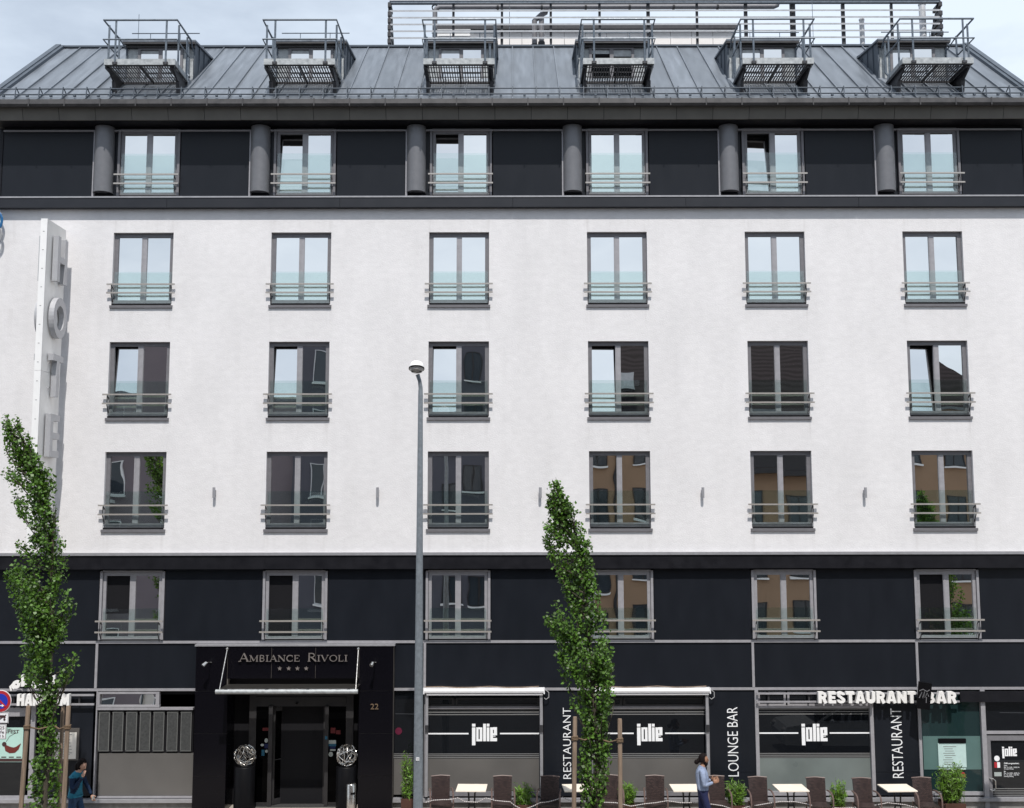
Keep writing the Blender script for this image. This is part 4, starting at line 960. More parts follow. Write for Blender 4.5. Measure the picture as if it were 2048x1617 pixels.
# dark panels beside it and menu board
hbox(B(), 73.5, 189, 1381.5, 1592, YG, .18).build('cladding_panel', 'panel', HB)
hbox(B(), -30, 55.5, 1381.5, 1415.5, YG + .01, .18).build('cladding_panel', 'panel', HB)
mb = at(133, 1488, YG)
MB_ = thing('menu_board', 'grey wall case with white menu sheets on the dark wall behind the left poplar', 'menu board', tuple(mb))
rel(B(), mb, 105, 161, 1456, 1520, YG - .05, YG - .002).build('case', 'box', MB_)
rel(B(), mb, 110, 156, 1464, 1517, YG - .056, YG - .051).build('paper_sheet', 'paper', MB_); MB_.children[0]
b = B()
for k in range(14): rel(b, mb, 115 + (k % 3), 147 - (k * 5) % 11, 1468 + k * 3.3, 1469 + k * 3.3, YG - .059, YG - .0565)
b.build('menu_text', 'stripe', MB_)
b = B(); hbox(b, 189, 195, 1381.5, 1600, YG - .035, .2); b.build('mullion', 'framelight', HB)
# vent window and screen panels
b = B()
for (a, c, d_, e) in ((196, 320, 1383.5, 1388), (196, 320, 1410, 1415), (196, 201, 1388.1, 1409.9), (312, 320, 1388.1, 1409.9)): hbox(b, a, c, d_, e, YG - .03, .16)
vw = b.build('vent_window', 'framelight', HB)
pn = at(256, 1410, YG); q = at(312, 1388, YG)
o = B().box(-(q.x - pn.x), q.x - pn.x, 0, .012, 0, q.z - pn.z - .02).build('pane', 'pane', vw, (pn.x, YG + .03, pn.z)); o.rotation_euler = (-R(9), 0, 0)
hbox(B(), 196, 388, 1381.5, 1419, YG + .12, .2).build('vent_backing', 'lining', HB)
hbox(B(), 195.5, 387, 1415.5, 1420, YG - .03, .2).build('transom_rail', 'framelight', HB)
hbox(B(), 195.5, 387, 1420.5, 1506.5, YG + .05, .2).build('panel_backing', 'lining', HB)
for k in range(7):
    a = 196.5 + k * 27.3
    o = hbox(B(), a, a + 24, 1423, 1503.5, YG + .0, YG + .04).build('screen_panel', 'screenpanel', HB)
    b = B()
    for (i0, i1, j0, j1) in ((1.5, 22.5, 1.5, 2.6), (1.5, 22.5, 78, 79), (1.5, 2.5, 2.7, 77.9), (21.5, 22.5, 2.7, 77.9)): hbox(b, a + i0, a + i1, 1423 + j0, 1423 + j1, YG - .004, YG + .002)
    b.build('screen_border', 'screenline', o)
hbox(B(), 195.5, 387, 1507, 1591.5, YG + .02, .2).build('frosted_pane', 'frost', HB)
hbox(B(), 195.5, 387, 1592, 1596, YG - .02, .2).build('transom_rail', 'framelight', HB)

# awnings
for k, (a, c) in enumerate(((848, 1088), (1184, 1420))):
    p, q = at(a, 1385, -.12), at(c, 1385, -.12); cx = (p.x + q.x) / 2
    zt_, zb_ = zt(1379, -.15), zt(1387, -.15)
    AW = thing('awning', ('retracted white awning cassette over the first restaurant window', 'retracted white awning cassette over the middle restaurant window behind the poplar')[k], 'awning', (cx, YG, zb_), 0, 'awnings over the restaurant windows')
    w2 = (q.x - p.x) / 2; H = zt_ - zb_
    B().xprism([(-.22, .01), (-.23, H * .55), (-.19, H), (-.03, H + .015), (-.03, 0), (-.18, -.01)], -w2, w2).build('cassette', 'awning', AW)
    B().xprism([(-.20, -.055), (-.21, -.028), (-.18, -.022), (-.12, -.028), (-.14, -.055)], -w2 + .06, w2 - .03).build('front_bar', 'awning', AW)
    for s_ in (-1, 1):
        B().box(s_ * w2 - .012 * s_, s_ * w2 + .018 * s_, -.235, -.03, -.02, H + .018).build('end_cap', 'awning', AW)
        B().box(s_ * (w2 - .10), s_ * (w2 - .035), -.16, -.062, zsill_t + .02 - zb_, -.06).build('guide_rail', 'alu', AW)
        B().box(s_ * (w2 - .105), s_ * (w2 - .03), -.19, -.161, zt(1462, YG) - zb_, zt(1448, YG) - zb_).build('guide_clamp', 'darksteel', AW)
    cb = B().tube([(w2 + .02, -.1, H - .02), (w2 + .12, -.1, H - .1), (w2 + .12, -.1, -.12), (w2 + .05, -.1, -.17), (w2, -.1, -.13)], .012, 6); cb.build('cable', 'cablegrey', AW)
    cb = B().tube([(-w2 + .4 * j, -.1 - .02 * (j % 2), H + .035 + .015 * math.sin(j * 2)) for j in range(8)], .012, 5); cb.build('cable', 'stake', AW)

# illuminated letters RESTAURANT BAR and HAMMAM on rails
def rail_sign(name, label, px0, px1, py0, py1, rails, words, rx0, rx1, bold=.028):
    o = at((px0 + px1) / 2, (py0 + py1) / 2, -.1)
    t = thing(name, label, 'sign', tuple(o))
    for (ya, yb) in rails:
        p, q = at(rx0, yb, -.0), at(rx1, ya, -.0); B().box(p.x - o.x, q.x - o.x, .06, .10, p.z - o.z, q.z - o.z).build('rail', 'framelight', t)
    for k in range(5):
        x = xt(rx0 + (rx1 - rx0) * (k + .3) / 5, (py0 + py1) / 2, 0) - o.x; B().box(x - .02, x + .02, .10, .20, -.12, .1).build('rail_bracket', 'darksteel', t)
    for (wd, a, c) in words:
        p, q = at(a, py1, -.1), at(c, py0, -.1); block_text(t, wd, p.x - o.x, q.x - o.x, p.z - o.z, q.z - o.z, -.085, .03, 'letterwhite')
    return t, o
rail_sign('restaurant_sign', 'large white block letters RESTAURANT BAR on rails above the shopfronts', 1634, 1911, 1383, 1406, ((1385, 1389), (1401.5, 1405.5)), (('RESTAURANT', 1635, 1829), ('BAR', 1849.5, 1911)), 1513, 1918)
HS, ho = rail_sign('hammam_sign', 'large white HAMMAM letters with Arabic script above the left shop', 36, 142, 1388, 1411, ((1388.5, 1392.5), (1407, 1411)), (('HAMMAM', 36.5, 141.5),), -30, 189)
PA = lambda x, y: (at(x, y, -.12).x - ho.x, at(x, y, -.12).z - ho.z)
b = B(); mcx = PA(34, 1369)
b.ring(mcx[0], mcx[1], .022, .098, -.07, .0, 20); b.ribbon([PA(30, 1377.5), PA(24.5, 1369.5), PA(22.5, 1373), PA(24, 1381.5)], [.055, .06, .055, .03], -.0708, .0)
b.build('arabic_letter', 'letterwhite', HS)
b = B(); b.ribbon([PA(47.5, 1350), PA(47.5, 1372)], [.085, .075], -.071, .0).ribbon([PA(43.8, 1370.5), PA(66, 1370.5)], .062, -.07, -.001).ribbon([PA(42.5, 1352.5), PA(48, 1350)], .035, -.0715, .0); b.build('arabic_letter', 'letterwhite', HS)
mcx = PA(70, 1369); b = B().ring(mcx[0], mcx[1], .02, .088, -.0705, .001, 20); b.ribbon([PA(76, 1371.5), PA(100, 1371.5)], .062, -.07, -.001); b.build('arabic_letter', 'letterwhite', HS)
b = B().ribbon([PA(112, 1371.5), PA(96, 1362), PA(88, 1368), PA(92, 1378), PA(108, 1380)], [.03, .06, .06, .06, .02], -.0712, .0); b.ribbon([PA(109, 1350), PA(109, 1368)], .06, -.072, .0); b.build('arabic_letter', 'letterwhite', HS)
# black flag sign beside BAR
c = at(1848, 1393, -.35)
FS = thing('flag_sign', 'tilted black box sign with a grey scribbled logo in front of the letters BAR', 'sign', tuple(c), R(-16))
b = B().box(-.15, .15, -.06, .06, -.30, .33); b.build('sign_box', 'black', FS)
B().box(-.02, .02, .06, .42, -.02, .02).build('arm', 'black', FS)
b = B(); b.ribbon([(-.11, -.05), (-.06, .10), (-.03, -.04), (.0, .13), (.02, -.02), (.06, .1), (.10, .02)], .022, -.067, -.06).ribbon([(-.12, .12), (-.04, .17), (.05, .13), (.11, .18)], .018, -.068, -.06).ribbon([(.05, .0), (.055, -.14)], .014, -.066, -.06)
b.build('logo_print', 'frame', FS); FS.rotation_euler = (0, R(7), R(-16))

# ------------------------------------------------------------------ HOTEL blade sign
XB = -11.42; yF, yB = -1.23, -.12; zT = zt(436, -1.23); zBt = 6.35
HO_ = thing('hotel_blade_sign', 'tall white blade sign with silver letters HOTEL projecting from the facade', 'sign', (XB, yB, zBt))
zmid = at(65, 741, -1.23).z
B().box(-.075, .075, yF - yB, 0, 0, zmid - .006 - zBt).build('board', 'signsmut', HO_); B().box(-.075, .075, yF - yB, 0, zmid - zBt, zT - zBt).build('board', 'signsmut', HO_)
for (a, c) in ((0, zmid - .006 - zBt), (zmid - zBt, zT - zBt)): B().box(-.08, .08, yF - yB - .012, yF - yB, a, c).build('edge_strip', 'signwhite', HO_)
b = B()
for k in range(17): b.box(-.02, .02, yF - yB - .016, yF - yB - .012, .3 + k * .46, .312 + k * .46)
b.build('edge_screw', 'stripe', HO_)
for z in (.7, 2.6, 4.4, 6.2): B().box(-.03, .03, 0, .13, z, z + .06).build('wall_bracket', 'signgrey', HO_)
ya, yb_ = -.93 - yB, -.35 - yB
for (ch, p1, p0) in (('H', 470, 560), ('O', 590, 672), ('T', 706, 790), ('E', 826, 912), ('L', 944, 1030)):
    z1, z0 = zt(p1, -.95, 1024) - zBt, zt(p0, -.95, 1024) - zBt
    st = .155
    for s_ in (1, -1):
        f0, f1 = (ya, yb_) if s_ > 0 else (yb_, ya)       # reading direction
        dr = 1 if f1 > f0 else -1
        Yv = lambda u: f0 + dr * u                       # u from 0 to .58
        W = abs(f1 - f0); b = B(); xa, xb = s_ * .11, s_ * .24
        bx = lambda u0, u1, v0, v1: b.box(xa, xb, Yv(u0), Yv(u1), v0, v1)
        if ch == 'H': bx(0, st, z0, z1); bx(W - st, W, z0, z1); bx(st, W - st, (z0 + z1) / 2 - st / 2, (z0 + z1) / 2 + st / 2)
        if ch == 'T': bx(0, W, z1 - st, z1); bx(W / 2 - st / 2, W / 2 + st / 2, z0, z1 - st)
        if ch == 'E':
            bx(0, st, z0, z1)
            for v in (z0, (z0 + z1) / 2 - st / 2, z1 - st): bx(st, W * .92, v, v + st)
        if ch == 'L': bx(0, st, z0, z1); bx(st, W * .95, z0, z0 + st)
        if ch == 'O':
            t = B().ring(0, 0, .30, .50, 0, 1, 32, rx=.76); hz = (z1 - z0) / 2 / .50
            b.add([(xa + (xb - xa) * p[1], (ya + yb_) / 2 + p[0] * hz, (z0 + z1) / 2 + p[2] * hz) for p in t.v], t.f)
        b.build('letter', 'signgrey', HO_)
        bb = B()
        for (u, v) in ((.12, .2), (.45, .2), (.12, .8), (.45, .8)): bb.box(s_ * .075, xa, f0 + dr * (u - .02), f0 + dr * (u + .02), z0 + (z1 - z0) * v - .02, z0 + (z1 - z0) * v + .02)
        if s_ > 0: bb.build('letter_spacer', 'signgrey', HO_)

# wall lamps
lb = ['first and second', 'second and third', 'third and fourth', 'fourth and fifth', 'fifth and sixth']
W0 = None
for k, px in enumerate((430, 756, 1080.5, 1404.5, 1728.5)):
    c = at(px, 986, -.0)
    if W0 is None:
        W0 = thing('wall_lamp', '', 'wall lamp', tuple(c), 0, 'small steel wall lamps on the white wall')
        B().lathe([(0, -.13), (.036, -.13), (.036, .13), (.03, .13), (.03, .11), (0, .11)], (0, -.10, .0), 14).build('lamp_tube', 'alu', W0, smooth=True)
        B().box(-.03, .03, -.07, 0, -.07, .07).build('wall_plate', 'alu', W0)
        o = W0
    else: o = copy_tree(W0)
    o.location = c; o['label'] = f'small steel tube lamp between the {lb[k]} window columns from left'

# blue cable coil on the left edge
c = at(-12, 440, -.1)
cc = thing('cable_coil', 'blue and grey cable coils hung on the wall at the upper left', 'cable coil', tuple(c))
for nm, mt, cz, r0 in (('blue_coil', 'cableblue', -.05, .2), ('grey_coil', 'cablegrey', -.42, .2)):
    b = B()
    for k in range(5):
        rr = r0 + .018 * (k % 3); b.tube([(rr * math.cos(2 * math.pi * j / 20) + .01 * k, -.04 - .012 * k, cz + rr * 1.25 * math.sin(2 * math.pi * j / 20)) for j in range(21)], .012, 6, False)
    b.build(nm, mt, cc)

# ------------------------------------------------------------------ roof platforms in front of the dormers
plab = ['leftmost', 'second from left', 'third from left', 'fourth from left', 'fifth from left', 'rightmost']
def platform():
    t = thing('escape_platform', '', 'balcony', (0, 0, 0), 0, 'grated steel escape platforms on the roof')
    hw, y0, y1 = .90, -.80, .32           # local z = 0 is the deck
    b = B()
    for k in range(27):
        x = -hw + .05 + k * (2 * hw - .1) / 26; b.box(x - .011, x + .011, y0 + .03, y1, -.03, .0)
    for k in range(3): b.box(-hw + .04, hw - .04, y0 + .25 + k * .3, y0 + .26 + k * .3, -.028, -.004)
    g = b.build('grating', 'darksteel', t); g['kind'] = 'stuff'
    b = B(); b.box(-hw, hw, y0, y0 + .025, -.035, .12).box(-hw, -hw + .02, y0 + .026, y1, -.035, .10).box(hw - .02, hw, y0 + .026, y1, -.035, .10); b.build('toe_board', 'galvlight', t)
    b = B(); b.box(-.02, .02, y0 + .026, y1, -.07, -.032).box(-hw + .02, hw - .02, y1 - .03, y1 + .02, -.09, -.032).box(-hw + .02, hw - .02, y0 + .026, y0 + .06, -.06, -.032); b.build('deck_frame', 'darksteel', t)
    for s_ in (-1, 1):
        zr = lambda y: zroof(y) - PZ
        b = B(); x = s_ * (hw - .08)
        b.xprism([(y0 + .1, -.035), (y1 + .1, -.035), (y1 + .1, zr(y1 + .1)), (-.12, zr(-.12) + .02), (-.3, -.30), (y0 + .1, -.12)], x - .02, x + .02)
        b.bar((x - .05, y0 + .08, -.06), (x - .05, y1 + .1, -.06), .06, .08).bar((x, -.30, -.26), (x, -.22, zr(-.22)), .09, .07)
        b.build('support_bracket', 'darksteel', t)
    pr = .026
    def post(x, y, h=1.19): B().tube([(x, y, -.03), (x, y, h)], pr, 8).build('post', 'galv', t)
    for x in (-hw + .28, hw - .24): post(x, y0 - .015, 1.13)
    for s_ in (-1, 1): post(s_ * (hw - .01), y0 + .25, 1.12); post(s_ * (hw - .01), y0 + .95, 1.12)
    xr = hw + .03
    b = B(); yb = y1 + .1
    b.tube([(-xr, y0 + .7 + .45, 1.13), (-xr, y0 - .03, 1.13), (xr, y0 - .03, 1.13), (xr, y0 + .7 + .45, 1.13)], .028, 8); b.build('top_rail', 'galv', t)
    b = B(); b.tube([(-xr, y0 + 1.05, .62), (-xr, y0 - .03, .62), (xr, y0 - .03, .62), (xr, y0 + 1.05, .62)], .021, 8); b.build('mid_rail', 'galv', t)
    for s_ in (-1, 1): B().tube([(s_ * xr, y0 + 1.15, 1.13), (s_ * (hw - .02), .72, 1.0)], .018, 6).build('rail_stay', 'galv', t)
    b = B()
    for x in (-hw + .28, hw - .24): b.box(x - .06, x + .06, y0 - .04, y0, -.03, .03)
    b.build('post_shoe', 'darksteel', t)
    return t
PZ = 18.47
P0 = platform()
for i in range(6):
    o = P0 if i == 0 else copy_tree(P0)
    o.location = (CX(i) + .02, 0, PZ); o['label'] = f'grated steel escape platform with railing before the {plab[i]} roof dormer'

# ------------------------------------------------------------------ rooftop plant: louvre screen, penthouse, ducts
YL = 4.2
lx0, lx1 = xt(779, 40, YL), xt(1881, 40, YL)
zl = [zt(y, YL) for y in (5, 23, 36.5, 50, 63.5, 77)]
LS = thing('louvre_screen', 'long rooftop screen of thin horizontal slats on posts above the ridge', 'screen', ((lx0 + lx1) / 2, YL, RZ1 - .15)); LO = Vector(LS.location)
B().box(lx0 - LO.x, lx1 - LO.x, -.06, .06, zl[0] - .05 - LO.z, zl[0] + .05 - LO.z).build('top_beam', 'galv', LS)
B().box(lx0 - LO.x, lx1 - LO.x, -.08, -.061, zl[0] + .02 - LO.z, zl[0] + .06 - LO.z).build('beam_cap', 'palegalv', LS)
for z in zl[1:]:
    b = B().xprism([(-.03, z - .028 - LO.z), (-.04, z + .022 - LO.z), (.03, z + .032 - LO.z)], lx0 - LO.x, lx1 - LO.x); b.build('slat', 'palegalv', LS)
for px in (907, 1004, 1101.5, 1199, 1296, 1393.5, 1491, 1685.5, 1782.5):
    x = xt(px, 40, YL + .1) - LO.x; wv = .05 if px in (1685.5, 1491, 1296) else .035
    B().box(x - wv, x + wv, .03, .11, 0, zl[0] - .05 - LO.z).build('post', 'darksteel', LS)
for s_, x in ((-1, lx0), (1, lx1)):
    b = B(); x -= LO.x
    for k, z in enumerate(zl): b.box(x - .05, x + .05, -.06, .45 + .0 * k, z - .16 - LO.z, z - .03 - LO.z)
    b.bar((x, .0, zl[0] - LO.z), (x, 1.6, .0), .10, .12).bar((x, .0, zl[0] - .3 - LO.z), (x, .0, 0), .06, .08)
    b.build('end_bracket', 'darksteel', LS)
YP = 6.2
px0_, px1_ = xt(868, 60, YP), xt(1474, 60, YP); zpt = zt(54, YP)
PH = thing('rooftop_plant_room', 'low cream plant room on the roof behind the slatted screen', 'plant room', ((px0_ + px1_) / 2, YP, RZ1 - .15)); po_ = Vector(PH.location)
npn = 14; pwid = (px1_ - px0_ - .2) / npn
for k in range(npn): B().box(px0_ + .1 + k * pwid + .006 - po_.x, px0_ + .1 + (k + 1) * pwid - .006 - po_.x, 0, .1, 0, zpt - .16 - po_.z).build('wall_panel', 'creamwall', PH)
B().box(px0_ - po_.x, px1_ - po_.x, -.15, 4, zpt - .14 - po_.z, zpt + .02 - po_.z).build('roof_edge', 'darksteel', PH)
B().box(px0_ + .12 - po_.x, px1_ - .12 - po_.x, .11, 3.9, 0, zpt - .15 - po_.z).build('core', 'plinth', PH)
YDK = 5.2
c = at(905, 66, YDK); DB = thing('air_handling_unit', 'white rounded roof unit behind the third dormer', 'roof unit', (c.x, YDK, RZ1 - .15))
q = zt(61, YDK) - RZ1 + .15; r_ = zt(73, YDK) - RZ1 + .15
b = B(); b.box(-.55, .55, 0, .8, r_, q); b.build('casing', 'signwhite', DB); B().box(-.45, .45, .1, .7, 0, r_ - .002).build('stand', 'darksteel', DB); B().box(-.56, .56, -.02, .82, q + .002, q + .03).build('lid', 'palegalv', DB)
zd_ = zt(14.5, 4.7)
c = at(870, 14, 4.7); e = at(1556, 14, 4.7)
DU = thing('horizontal_duct', 'long grey pipe running under the top beam of the rooftop screen', 'pipe', (c.x, 4.7, zd_))
b = B(); Ld = e.x - c.x
b.tube([(0, 0, -1.0), (0, 0, -.14), (.04, 0, -.05), (.14, 0, 0), (Ld - .12, 0, 0), (Ld - .03, 0, .04), (Ld, 0, .14), (Ld, 0, .5)], .075, 12); b.build('pipe', 'pvc', DU, smooth=True)
b = B()
for k in range(6): b.ring(0, 0, .074, .105, 0, .05, 12); 
for k in range(7):
    x = .55 + k * 1.35; b.tube([(x, 0, 0), (x + .06, 0, 0)], .105, 12)
b.build('pipe_clip', 'darksteel', DU)
for k, (pa, pb, top) in enumerate(((1069, 1066, 36), (1083, 1078, 26))):
    c = at(pa, 60, 4.9)
    t = thing('riser_pipe', ('shorter grey riser pipe of the pair behind the screen', 'taller grey riser pipe of the pair bending to the horizontal pipe')[k], 'pipe', (c.x, 4.9, RZ1 - .15))
    zz = zt(top, 4.9) - RZ1 + .15
    b = B().tube([(-.05, 0, 0), (0, 0, zz * .5), (0, 0, zz - .1), (.12, 0, zz), (.25 - .1 * k, 0, zz + .12)], .085, 10); b.build('pipe', 'pvc', t, smooth=True)
    B().tube([(-.005, 0, zz * .42), (-.003, 0, zz * .52)], .11, 10).build('collar', 'darksteel', t)
for k, (px, top, r_, lab) in enumerate(((1586, -40, .09, 'dark thick vent pipe behind the screen over the fifth dormer'), (1724, 40, .075, 'pale short vent pipe left of the rightmost dormer'), (1846, 10, .10, 'pale vent pipe at the right end of the rooftop screen'))):
    c = at(px, 60, 4.6 if k else 4.35); t = thing('vent_pipe', lab, 'pipe', (c.x, c.y, RZ1 - .15))
    zz = zt(top, c.y) - RZ1 + .15
    B().tube([(0, 0, 0), (0, 0, zz)], r_, 12).build('pipe', ('darksteel', 'palegalv', 'palegalv')[k], t, smooth=True)
    B().tube([(0, 0, zz - .04), (0, 0, zz)], r_ * 1.15, 12).build('pipe_rim', ('darksteel', 'palegalv', 'palegalv')[k], t)
for k, (px, top, ydep, lab) in enumerate(((277, 28, 3.0, 'thin lightning rod behind the leftmost dormer'), (1019, -8, 4.4, 'thin lightning rod near the middle of the screen'), (1626, -8, 3.6, 'thin lightning rod right of the fifth dormer'))):
    c = at(px, 60, ydep); zz = zt(top, ydep); B_ = thing('lightning_rod', lab, 'lightning rod', (c.x, ydep, RZ1 - .3))
    B().tube([(0, 0, 0), (0, 0, zz - RZ1 + .3)], .009, 5).build('rod', 'galv', B_); B().box(-.05, .05, -.05, .05, 0, .06).build('foot', 'plinth', B_)
# low metal hood left of the last dormer
c = at(1712, 84, 4.3)
b = B().xprism([(0, 0), (0, .25), (1.2, .42), (1.2, 0)], 0, 2.6); o = b.build('roof_hood', 'zinc', None, (c.x, 3.75, RZ1 - .02)); tag(o, 'low zinc hood on the ridge behind the rightmost dormer', 'roof hood')

# ------------------------------------------------------------------ street lamp
YLm = -4.4
c = at(842, 1000, YLm); zh = zt(741, YLm)
LP = thing('street_lamp', 'tall grey street lamp with oval head in front of the hotel', 'street lamp', (xt(836, 1617, YLm), YLm, 0))
bx_ = LP.location.x; tx = xt(841, 800, YLm) - bx_
B().tube([(0, 0, 0), (.0, 0, 2.5), (tx * .5, 0, 5), (tx, 0, zt(790, YLm))], [.10, .095, .078, .05], 16).build('pole', 'lamppole', LP, smooth=True)
B().tube([(tx, 0, zt(792, YLm)), (tx, 0, zt(775, YLm)), (tx - .02, -.02, zt(762, YLm)), (tx - .06, -.06, zt(750, YLm))], [.052, .045, .04, .045], 10).build('neck', 'lamppole', LP, smooth=True)
hc = at(834, 738, YLm)
rot = Matrix.Rotation(R(-16), 3, 'X')
b = B(); hx_ = hc.x - bx_
prof = [(.0, .155), (.06, .15), (.115, .12), (.15, .06), (.162, .0), (.155, -.02)]
t = B().lathe(prof, n=24); b.add([rot @ Vector(p) + Vector((hx_, -.10, hc.z + .0)) for p in t.v], t.f); b.build('hood', 'signwhite', LP, smooth=True)
t = B().lathe([(.154, -.02), (.12, -.075), (.05, -.10), (0, -.105)], n=24); b = B(); b.add([rot @ Vector(p) + Vector((hx_, -.10, hc.z)) for p in t.v], t.f); b.build('lens', 'lampglass', LP, smooth=True)
t = B().ring(0, 0, .147, .166, -.025, .0, 24); b = B(); b.add([rot @ Vector((p[0], p[2], p[1])) + Vector((hx_, -.10, hc.z)) for p in t.v], t.f); b.build('lens_rim', 'black', LP)
b = B(); b.bar(rot @ Vector((-.10, -.02, -.09)) + Vector((hx_, -.10, hc.z)), rot @ Vector((.10, -.02, -.09)) + Vector((hx_, -.10, hc.z)), .02, .02); b.build('lamp_tube', 'black', LP)
p = at(835, 1518.5, YLm - .1)
B().box(p.x - bx_ - .03, p.x - bx_ + .035, -.104, -.098, p.z - .035, p.z + .03).build('number_plate', 'print', LP)
lettering(LP, '22', p.x - bx_ - .022, p.x - bx_ + .026, p.z - .022, p.z + .02, -.105, .003, 'ink', 0, name='plate_number', joined=True)
B().box(-.045, .045, -.11, -.07, .7, 1.1).build('pole_door', 'lamppole', LP)

# ------------------------------------------------------------------ traffic sign at the left edge
YTs = -4.4
c = at(1, 1403, YTs)
TS = thing('traffic_sign', 'no stopping sign with two white plates below at the left edge', 'traffic sign', (c.x - .12, YTs, 0), 0)
tz = c.z
B().tube([(0, .06, 0), (0, .06, tz + .3)], .03, 10).build('pole', 'galv', TS, smooth=True)
dd = c.x - TS.location.x
n = 30
def disc(r0, y0, y1, mt, nm): B().prism([(dd + r0 * math.cos(2 * math.pi * k / n), tz + r0 * math.sin(2 * math.pi * k / n)) for k in range(n)], y0, y1).build(nm, mt, TS)
disc(.222, -.004, .012, 'print', 'sign_disc'); disc(.212, -.008, -.0041, 'red', 'red_border'); disc(.152, -.011, -.0081, 'blue', 'blue_field')
b = B().ribbon([(dd - .11, tz + .11), (dd + .11, tz - .11)], .04, -.014, -.0111); b.build('red_bar', 'red', TS)
b = B().ribbon([(dd - .10, tz - .085), (dd + .06, tz - .085)], .018, -.0165, -.0142).prism([(dd + .04, tz - .055), (dd + .04, tz - .115), (dd + .085, tz - .085)], -.0166, -.0143); b.build('white_arrow', 'print', TS)
def plate(px_r, py0, py1, nm):
    p1 = at(px_r, py0, YTs); z1 = p1.z; z0 = at(px_r, py1, YTs).z; x1 = p1.x - TS.location.x
    B().box(x1 - .40, x1, .0, .012, z0, z1).build(nm, 'print', TS)
    b = B(); 
    for (a0, a1, c0, c1) in ((x1 - .395, x1 - .005, z1 - .012, z1 - .005), (x1 - .395, x1 - .005, z0 + .005, z0 + .012), (x1 - .012, x1 - .005, z0 + .0121, z1 - .0121)): b.box(a0, a1, -.003, -.0005, c0, c1)
    b.build('plate_border', 'ink', TS)
    return x1, z0, z1
x1, z0, z1 = plate(17.5, 1425, 1447, 'tow_plate')
zm = (z0 + z1) / 2
b = B().ribbon([(x1 - .30, zm - .01), (x1 - .20, zm - .01), (x1 - .17, zm + .03), (x1 - .10, zm + .03), (x1 - .07, zm)], .045, -.006, -.0005).ribbon([(x1 - .22, zm - .06), (x1 - .05, zm + .06)], .014, -.0075, -.001).ring(x1 - .08, zm - .035, .0, .022, -.007, -.0006, 10); b.build('tow_symbol', 'ink', TS)
x1, z0, z1 = plate(13, 1449, 1479, 'text_plate')
for k, tx in enumerate(('22-25', 'Stufe', '7-18 h')):
    h = (z1 - z0) / 3.6; zz = z1 - .03 - (k + 1) * h
    lettering(TS, tx, x1 - .27, x1 - .04, zz + .012, zz + h - .01, -.001, .006, 'ink', 0, name='plate_text', joined=True)

# ------------------------------------------------------------------ trees
def leaves(b_pos, b_dir, size, ratio, droop=.35):
    """b_pos (n,3) centres -> folded leaf quads as numpy arrays"""
    n = len(b_pos)
    nrm = rng.normal(size=(n, 3)); nrm[:, 2] = np.abs(nrm[:, 2]) * .9 + .2; nrm[:, 1] -= .5; nrm /= np.linalg.norm(nrm, axis=1, keepdims=True)
    a = rng.normal(size=(n, 3)) + b_dir; a -= nrm * (a * nrm).sum(1, keepdims=True); a /= np.linalg.norm(a, axis=1, keepdims=True)
    c = np.cross(nrm, a); s = size * rng.uniform(.65, 1.25, (n, 1)); w_ = s * ratio
    v = np.stack([b_pos - a * s * .5, b_pos + c * w_ * .5 + nrm * s * .08 - a * s * .12, b_pos + a * s * .5 - nrm * s * .06, b_pos - c * w_ * .5 + nrm * s * .08 - a * s * .12], 1).reshape(-1, 3)
    return v
def quads_mesh(name, v, mt):
    n = len(v) // 4; me = bpy.data.meshes.new(name); me.vertices.add(n * 4); me.vertices.foreach_set('co', v.astype(np.float32).ravel())
    me.loops.add(n * 4); me.loops.foreach_set('vertex_index', np.arange(n * 4, dtype=np.int32)); me.polygons.add(n)
    me.polygons.foreach_set('loop_start', np.arange(0, n * 4, 4, dtype=np.int32)); me.polygons.foreach_set('loop_total', np.full(n, 4, dtype=np.int32))
    me.materials.append(M[mt]); me.update(calc_edges=True); return me
